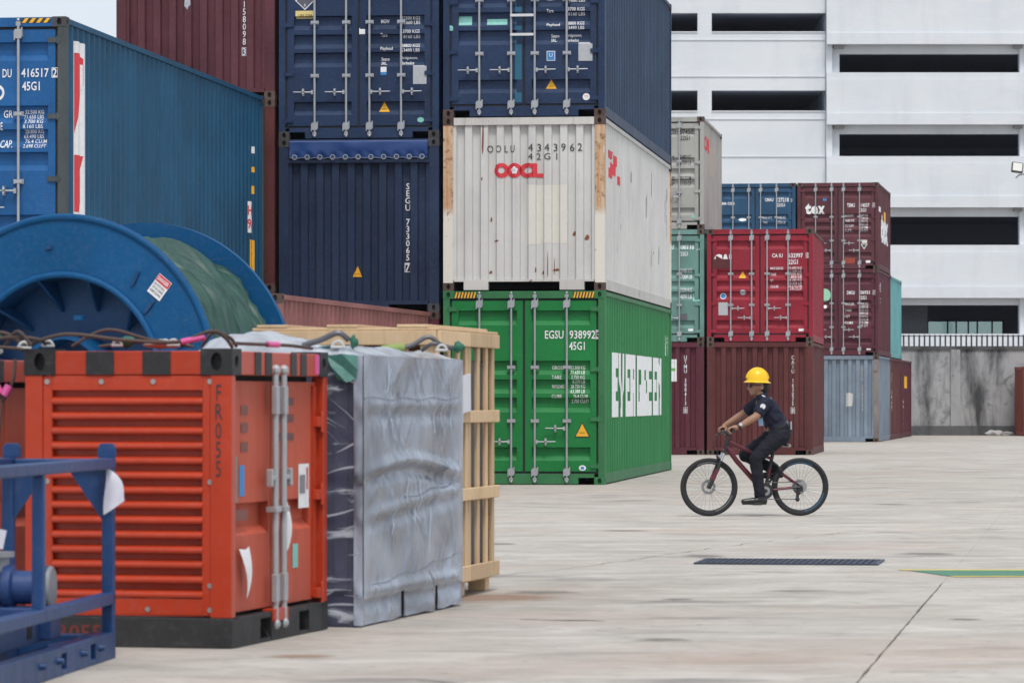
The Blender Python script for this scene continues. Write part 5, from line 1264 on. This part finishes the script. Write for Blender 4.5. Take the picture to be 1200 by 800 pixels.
MB().add(vs, [(i*(nL+1)+j, ((i+1) % nA)*(nL+1)+j, ((i+1) % nA)*(nL+1)+j+1, i*(nL+1)+j+1) for i in range(nA) for j in range(nL)]).build('green_sheeting', tarpgreen(), reel, True, clean=False)
# ------------------------------------------------------------------ bicycle (faces left; local -x forward, -y towards the camera)
BP, BR = (2.649, 41.9, 0), R(8)
M_TYRE = flat('tyre_rubber', (.022,.022,.024), .8); M_FRB = flat('frame_black', (.018,.018,.02), .35, 0, .5); M_FRM = flat('frame_magenta', (.11,.012,.026), .35, 0, .5)
M_RIM = flat('rim_black', (.03,.03,.033), .35, .4); M_SPOKE = flat('spoke_steel', (.34,.34,.35), .35, .8); M_CHROME = flat('stanchion_chrome', (.6,.6,.62), .15, 1)
M_RBLUE = flat('rim_sticker_blue', (.02,.22,.45), .4)
bk = thing('bicycle', 'black and red mountain bicycle ridden across the yard', 'bicycle', BP, BR)
WR = .318
def wheel(nm, cx, blue):
    c = Vector((cx, 0, WR)); n = 56
    w_ = MB().tube([(cx+(WR-.026)*math.cos(2*math.pi*i/n), 0, WR+(WR-.026)*math.sin(2*math.pi*i/n)) for i in range(n)], .026, 10, closed=True).build('wheel', M_TYRE, bk, True); w_.name = 'wheel'
    rb = MB(); M_ = Matrix.Translation(c) @ Matrix.Rotation(R(90), 4, 'X')
    rb.lathe([(WR-.052,-.012),(WR-.040,-.013),(WR-.040,.013),(WR-.052,.012),(WR-.066,.006),(WR-.066,-.006)], n, M=M_, closed=True); rb.build('rim', M_RIM, w_, True)
    a0, a1 = ((R(-75), R(-20)) if not blue else (R(-80), R(-15)))
    for s_ in (-1, 1):
        for A0_, A1_ in ((a0, a1), (a0+R(140), a1+R(140))):
            ba = MB(); pts = [A0_+(A1_-A0_)*i/12 for i in range(13)]
            vs = [(cx+r_*math.cos(a_), s_*.0145, WR+r_*math.sin(a_)) for a_ in pts for r_ in (WR-.052, WR-.041)]
            ba.add(vs, [(2*i, 2*i+1, 2*i+3, 2*i+2) for i in range(12)])
            ba.build('rim_sticker', M_RBLUE if blue else M_SPOKE, w_)
    for i in range(32):
        a_ = 2*math.pi*i/32; off = .7 if i % 4 < 2 else -.7; s_ = .022 if i % 2 else -.022
        MB().tube([(cx+.022*math.cos(a_+off), s_, WR+.022*math.sin(a_+off)), (cx+(WR-.064)*math.cos(a_), 0, WR+(WR-.064)*math.sin(a_))], .0014, 4).build('spoke', M_SPOKE, w_)
    MB().tube([(cx,-.05,WR),(cx,.05,WR)], .02, 12).build('hub', M_FRB, w_, True)
    MB().lathe([(.05,-.002),(.08,-.002),(.08,.002),(.05,.002)], 30, M=Matrix.Translation((cx, .035 if not blue else .04, WR)) @ Matrix.Rotation(R(90),4,'X'), closed=True).build('brake_disc', M_SPOKE, w_)
    return w_
FX, RX = -.508, .505
wheel('wheel', FX, False); wheel('wheel', RX, True)
BB, HT, HB, ST_, SJ = (.107,0,.275), (-.292,0,.845), (-.325,0,.73), (.205,0,.70), (.183,0,.60)
def tube(nm, mt, pts, r, n=12, flat_=None): return MB().tube(pts, r, n, flat=flat_).build(nm, mt, bk, True)
tube('down_tube', M_FRM, [(-.315,0,.755), (-.20,0,.60), (.085,0,.285)], [.026,.028,.027]); tube('top_tube', M_FRM, [(-.300,0,.815), (-.05,0,.70), (.178,0,.63)], [.021,.02,.018])
tube('seat_tube', M_FRB, [BB, (.15,0,.44)], .02); tube('seat_tube', M_FRM, [(.15,0,.44), (.165,0,.52)], .0205); tube('seat_tube', M_FRB, [(.165,0,.52), ST_], .02)
tube('head_tube', M_FRB, [HB, HT], .025); tube('seat_post', M_FRB, [ST_, (.225,0,.765)], .0145)
for s_ in (-1, 1):
    tube('seat_stay', M_FRB, [(.183,s_*.02,.60), (.24,s_*.05,.555), (RX-.20,s_*.062,.46)], .011); tube('seat_stay', M_FRM, [(RX-.20,s_*.062,.46), (RX-.06,s_*.066,.36)], .011); tube('seat_stay', M_FRB, [(RX-.06,s_*.066,.36), (RX,s_*.066,WR)], .011)
    tube('chain_stay', M_FRB, [(.107,s_*.02,.275), (.20,s_*.05,.288)], .012); tube('chain_stay', M_FRM, [(.20,s_*.05,.288), (.40,s_*.064,.308)], .012); tube('chain_stay', M_FRB, [(.40,s_*.064,.308), (RX,s_*.066,WR)], .012)
    tube('fork_stanchion', M_CHROME, [(-.345,s_*.055,.70), (-.395,s_*.055,.58)], .014); tube('fork_leg', M_FRB, [(-.385,s_*.055,.605), (-.425,s_*.055,.51)], .021)
    tube('fork_leg', M_FRM, [(-.425,s_*.055,.51), (-.475,s_*.055,.395)], .0205); tube('fork_leg', M_FRB, [(-.475,s_*.055,.395), (FX,s_*.055,WR)], [.0205,.017])
tube('fork_crown', M_FRB, [(-.343,-.075,.705), (-.343,.075,.705)], .022); tube('fork_brace', M_FRB, [(-.40,-.055,.62), (-.42,0,.655), (-.40,.055,.62)], .012)
tube('stem', M_FRB, [(-.288,0,.86), (-.285,0,.885), (-.345,0,.915)], .019); tube('handlebar', M_FRB, [(-.30,-.31,.93), (-.325,-.16,.925), (-.345,-.05,.915), (-.345,.05,.915), (-.325,.16,.925), (-.30,.31,.93)], .0145)
for s_ in (-1, 1):
    tube('grip', M_TYRE, [(-.315,s_*.20,.927), (-.299,s_*.315,.93)], .018); tube('brake_lever', M_FRB, [(-.335,s_*.15,.92), (-.375,s_*.18,.895), (-.375,s_*.27,.885)], .008)
    tube('brake_cable', M_FRB, smooth_path([(-.345,s_*.15,.92), (-.43,s_*.10,.86), (-.42,s_*.04,.72), (-.40,s_*.03,.66)]), .0035, 6)
sad = MB(); 
for i in range(13):
    t = i/12; xx = .12+.27*t; wd = .018+.058*max(0, (t-.3)/.7)**.8; zz = .782+.012*math.sin(t*3)-.006*t
    sad.v += [(xx,-wd,zz-.02),(xx,-wd*.8,zz),(xx,0,zz+.008),(xx,wd*.8,zz),(xx,wd,zz-.02),(xx,0,zz-.035)]
for i in range(12):
    for j in range(6): sad.f.append((i*6+j, i*6+(j+1) % 6, (i+1)*6+(j+1) % 6, (i+1)*6+j)); sad.m.append(0)
sad.f += [(0,1,2,3,4,5),(72+5,72+4,72+3,72+2,72+1,72)]; sad.m += [0,0]
sad.build('saddle', M_FRB, bk, True)
def disc(nm, c, y0_, r0, r1, mt, n=40, t=.003): return MB().lathe([(r0,-t),(r1,-t),(r1,t),(r0,t)], n, M=Matrix.Translation((c[0],y0_,c[2])) @ Matrix.Rotation(R(90),4,'X'), closed=True).build(nm, mt, bk)
disc('chainring', BB, -.05, .045, .088, M_FRB); disc('chainring', BB, -.058, .02, .05, M_SPOKE)
pn, pf = (.0,-.11,.135), (.214,.11,.415)
tube('crank', M_FRB, [(BB[0],-.07,BB[2]), (pn[0],-.075,pn[2])], .013); tube('crank', M_FRB, [(BB[0],.07,BB[2]), (pf[0],.075,pf[2])], .013); tube('bottom_bracket', M_FRB, [(BB[0],-.072,BB[2]),(BB[0],.072,BB[2])], .022)
for p in (pn, pf): MB().box(p[0]-.05,p[0]+.05,p[1]-.045 if p[1] < 0 else p[1]-.035,p[1]+.035 if p[1] < 0 else p[1]+.045,p[2]-.012,p[2]+.012).build('pedal', M_FRB, bk, bevel=.005)
for r_, y_ in ((.065,-.045),(.055,-.04),(.045,-.035),(.034,-.03)): disc('sprocket', (RX,0,WR), y_, .02, r_, M_FRB if r_ < .06 else M_SPOKE, 28, .0015)
tube('chain', M_FRB, [(BB[0],-.055,BB[2]+.088),(RX,-.045,WR+.06)], .005, 6); tube('chain', M_FRB, [(BB[0],-.055,BB[2]-.088),(RX-.03,-.045,WR-.135)], .005, 6)
MB().box(RX-.055,RX-.025,-.06,-.04,WR-.16,WR-.02).box(RX-.04,RX+.02,-.066,-.036,WR-.05,WR+.0).ball((RX-.04,-.05,WR-.135),.026,12).ball((RX-.03,-.05,WR-.065),.026,12).build('derailleur', M_FRB, bk, bevel=.004)

# ------------------------------------------------------------------ rider
M_SKIN = flat('skin', (.30, .165, .105), .5, 0, .4, .08, 20); M_NAVY = flat('uniform_navy', (.012, .014, .031), .75, 0, .25, .3, 14); M_TROU = flat('trousers_black', (.011, .012, .019), .8, 0, .25, .3, 10)
M_SHOE = flat('shoe_leather', (.010,.010,.011), .28, 0, .5); M_HAIR = flat('hair_black', (.010,.009,.009), .6)
pe = thing('person', 'person in dark uniform and yellow hard hat riding the bicycle', 'person', BP, BR)
BAKE = []
def caps(b, p0, p1, r0, r1, n=14, flat_=1.0):
    P0, P1 = Vector(p0), Vector(p1); d = P1-P0
    pts = [P0-d.normalized()*r0*.9, P0-d.normalized()*r0*.55, P0, P0.lerp(P1,.5), P1, P1+d.normalized()*r1*.55, P1+d.normalized()*r1*.9]
    b.tube(pts, [r0*.42, r0*.83, r0, (r0+r1)/2, r1, r1*.83, r1*.42], n, flat=flat_)
def organic(b, nm, mt, vox, parent=pe, it=4):
    o = b.build(nm, mt, parent, True)
    m_ = o.modifiers.new('r', 'REMESH'); m_.mode = 'VOXEL'; m_.voxel_size = vox; m_.use_smooth_shade = True
    s_ = o.modifiers.new('s', 'SMOOTH'); s_.iterations = it; s_.factor = .5
    BAKE.append(o); return o
hipN, hipF = (.262,-.085,.88), (.262,.085,.88); kneN, kneF = (-.015,-.115,.635), (-.085,.115,.665); ankN, ankF = (.035,-.11,.215), (.245,.11,.505)
shN, shF = (.075,-.175,1.235), (.075,.175,1.235); elN, elF = (-.035,-.245,1.085), (-.075,.24,1.115); wrN, wrF = (-.245,-.262,.968), (-.285,.262,.985)
b = MB()
caps(b, (.265,0,.93), (.20,0,1.05), .115, .105, 16); caps(b, (.20,0,1.05), (.125,0,1.20), .105, .11, 16); caps(b, (.10,-.11,1.225), (.10,.11,1.225), .07, .07)
caps(b, (.095,0,1.26), (.062,0,1.345), .058, .055)                                        # neck
for sh, el, wr in ((shN, elN, wrN), (shF, elF, wrF)):
    caps(b, sh, el, .055, .043); caps(b, el, Vector(el).lerp(Vector(wr), .3), .041, .042); caps(b, Vector(el).lerp(Vector(wr), .3), wr, .042, .027)
for hp, kn, an in ((hipN, kneN, ankN), (hipF, kneF, ankF)): caps(b, hp, kn, .085, .058); caps(b, kn, an, .052, .035)
# head: skull, face, jaw, nose, brow, lips, ear
b.ball((.055,0,1.432), (.098,.076,.100), 20); b.ball((.005,0,1.405), (.060,.060,.085), 16); b.ball((-.008,0,1.352), (.044,.043,.036), 14); b.ball((-.030,0,1.333), (.022,.026,.02), 10)
b.tube([(-.050,0,1.432), (-.068,0,1.405), (-.074,0,1.388), (-.058,0,1.380)], [.011,.014,.017,.012], 10); b.ball((-.052,0,1.362), (.012,.024,.008), 10); b.ball((-.050,0,1.350), (.012,.022,.009), 10); b.ball((-.044,0,1.440), (.018,.05,.014), 10)
for s_ in (-1, 1): b.ball((.062,s_*.078,1.402), (.022,.009,.033), 12)
# hands: palm on the grip, fingers curling round it, thumb below
for s_, wr in ((-1, wrN), (1, wrF)):
    caps(b, wr, (-.285, s_*.258, .962), .028, .031); 
    for i in range(4):
        y_ = s_*(.225+.024*i); l_ = (.92, 1.0, .97, .82)[i]
        b.tube(smooth_path([(-.283,y_,.964), (-.318,y_,.968), (-.343*1.0-.004*l_,y_,.946), (-.337,y_,.916), (-.312,y_,.903)], 3), .0105*(.9+.1*l_), 8)
    b.tube(smooth_path([(-.272,s_*.225,.955), (-.284,s_*.205,.935), (-.303,s_*.20,.907), (-.325,s_*.205,.900)], 3), .0115, 8)
body = organic(b, 'body', M_SKIN, .0075, it=2)
b = MB()                                                                                   # shirt with short sleeves
caps(b, (.262,0,.965), (.21,0,1.05), .118, .122, 18, 1.0); caps(b, (.21,-.045,1.05), (.14,-.05,1.18), .115, .112, 18); caps(b, (.21,.045,1.05), (.14,.05,1.18), .115, .112, 18)
caps(b, (.105,-.135,1.225), (.105,.135,1.225), .075, .075); caps(b, (.10,0,1.25), (.085,0,1.30), .078, .062)
caps(b, (.255,-.05,.96), (.255,.05,.96), .115, .115)
for sh, el in ((shN, elN), (shF, elF)): caps(b, sh, Vector(sh).lerp(Vector(el), .55), .072, .066); b.tube([Vector(sh).lerp(Vector(el), .3), Vector(sh).lerp(Vector(el), .86)], [.069, .064], 16)
shirt = organic(b, 'shirt', M_NAVY, .011)
b = MB()                                                                                   # trousers
caps(b, (.275,-.05,.885), (.275,.05,.885), .118, .118, 18); caps(b, (.265,-.045,.93), (.265,.045,.93), .112, .112, 18)
for hp, kn, an in ((hipN, kneN, ankN), (hipF, kneF, ankF)):
    caps(b, hp, Vector(hp).lerp(Vector(kn), .5), .105, .09, 16); caps(b, Vector(hp).lerp(Vector(kn), .5), kn, .09, .072, 16); kd = Vector(kn).lerp(Vector(an), .45)
    caps(b, kn, kd, .070, .066, 16); b.tube([kd, Vector(kn).lerp(Vector(an), .75), an], [.066, .06, .062], 16)
organic(b, 'trousers', M_TROU, .011)
for (an, toe, heel) in ((ankN, (-.150,-.115,.163), (.085,-.11,.17)), (ankF, (.10,.115,.44), (.315,.11,.455))):
    b = MB(); caps(b, heel, Vector(heel).lerp(Vector(toe), .55), .036, .042); caps(b, Vector(heel).lerp(Vector(toe), .55), toe, .042, .028); caps(b, Vector(an)-Vector((0,0,.01)), Vector(heel).lerp(Vector(toe), .3), .042, .04)
    z_ = min(toe[2], heel[2])-.032; b.tube([Vector(heel)+Vector((.02,0,-.026)), Vector(toe)+Vector((-.01,0,-.022))], [.034,.03], 12, flat=.5)
    organic(b, 'shoe', M_SHOE, .008, it=3)
b = MB(); b.lathe([(.128,-.018),(.136,-.018),(.136,.018),(.128,.018)], 32, M=Matrix.Translation((.252,0,.975)) @ Matrix.Rotation(R(-28),4,'Y') @ Matrix.Diagonal((.93,1.22,1,1)), closed=True); b.build('belt', M_SHOE, pe, True)
MB().box(.335,.40,-.10,.02,.915,1.0).build('belt_pouch', M_SHOE, pe, bevel=.012); MB().box(.37,.385,-.13,-.10,.94,1.03).build('belt_clip', M_ZINC, pe, bevel=.004)
MB().lathe([(.062,0),(.072,.004),(.060,.045),(.052,.042)], 24, M=Matrix.Translation((.085,0,1.295)) @ Matrix.Rotation(R(-22),4,'Y'), closed=True).build('collar', M_NAVY, pe, True)
MB().ball((.088,0,1.415), (.075,.079,.085), 18).build('hair', M_HAIR, pe, True)
g_ = MB(); 
for s_ in (-1, 1): g_.ball((-.054,s_*.032,1.420), (.012,.028,.020), 12); g_.tube([(-.048,s_*.056,1.428),(.0,s_*.074,1.428),(.06,s_*.082,1.422)], .0045, 6)
g_.tube([(-.062,-.03,1.428),(-.062,.03,1.428)], .004, 6); g_.build('sunglasses', flat('lens_black', (.006,.006,.007), .12, 0, .6), pe, True)
M_HAT = flat('hard_hat_yellow', (.82,.50,.006), .28, 0, .5, .04)
HM = Matrix.Translation((.028,0,1.462)) @ Matrix.Rotation(R(2),4,'Y') @ Matrix.Diagonal((1.0,.84,1,1))
b = MB(); b.lathe([(.145,-.010),(.149,-.006),(.146,-.001),(.122,.010),(.120,.030),(.116,.060),(.104,.093),(.082,.122),(.050,.140),(.0,.147)], 40, M=HM)
hat = b.build('hard_hat', M_HAT, pe, True)
for y_, h_ in ((-.03,.004),(0,.010),(.03,.004)): MB().tube([HM @ Vector((.119*math.sin(a_)*1.0, y_, .028+(.114+h_)*math.cos(a_))) for a_ in [R(-84+12*i) for i in range(15)]], .009, 8).build('ridge', M_HAT, hat, True)
MB().lathe([(.033,-.011),(.037,-.011),(.037,.011),(.033,.011)], 20, M=Matrix.Translation(Vector(elN).lerp(Vector(wrN),.93)) @ (Vector(wrN)-Vector(elN)).to_track_quat('Z','Y').to_matrix().to_4x4(), closed=True).build('watch_strap', M_SHOE, pe, True)
MB().tube([Vector(elN).lerp(Vector(wrN),.93)+Vector((.012,-.028,.02)), Vector(elN).lerp(Vector(wrN),.93)+Vector((.014,-.038,.026))], .021, 14).build('watch', M_CHROME, pe, True)
o = MB().box(-.024,.024,-.003,.003,-.05,.05).build('id_badge', flat('badge_blue',(.25,.42,.62),.35), pe, loc=(.03,-.172,1.035)); o.rotation_euler = (0, R(-6), R(-15))
o = MB().lathe([(0,0),(.03,0),(.03,.004),(0,.005)], 16).build('arm_patch', flat('patch_white',(.6,.6,.62),.7), pe, loc=(.035,-.262,1.195)); o.rotation_euler = (R(80), R(-30), 0)
o = MB().box(-.03,.03,-.012,.012,0,.004).build('epaulette', MATS['patch_white'], pe, loc=(.075,-.15,1.302)); o.rotation_euler = (R(28), R(25), 0)
flush_texts()
dg = bpy.context.evaluated_depsgraph_get(); dg.update()
for o in BAKE:
    me = bpy.data.meshes.new_from_object(o.evaluated_get(dg)); 
    mats_ = [s_.material for s_ in o.material_slots]; o.modifiers.clear(); o.data = me
    if not me.materials:
        for q in mats_: me.materials.append(q)
    for p in me.polygons: p.use_smooth = True
    if o.name.split('.')[0] in ('shirt', 'trousers'):                      # folds in the cloth
        nn = [v.normal.copy() for v in me.vertices]
        for v, n_ in zip(me.vertices, nn):
            q = v.co; w_ = noise.noise(Vector((q.x*16+q.z*9, q.y*14, q.z*22)))*.010 + noise.noise(Vector((q.x*34, q.y*30, q.z*40)))*.004
            v.co = q + n_*w_

# ------------------------------------------------------------------ thin humid air over the yard
hz = MB().box(-950, 950, -90, 2450, -1.0, 60)
m, nt, b_ = newmat('humid_air'); nt.nodes.remove(b_)
pv = nt.nodes.new('ShaderNodeVolumePrincipled'); pv.inputs['Color'].default_value = (.82, .88, 1, 1); pv.inputs['Density'].default_value = .0001
nt.links.new(pv.outputs[0], nt.nodes['Material Output'].inputs['Volume'])
tag(hz.build('haze', m), None, None, kind='stuff')
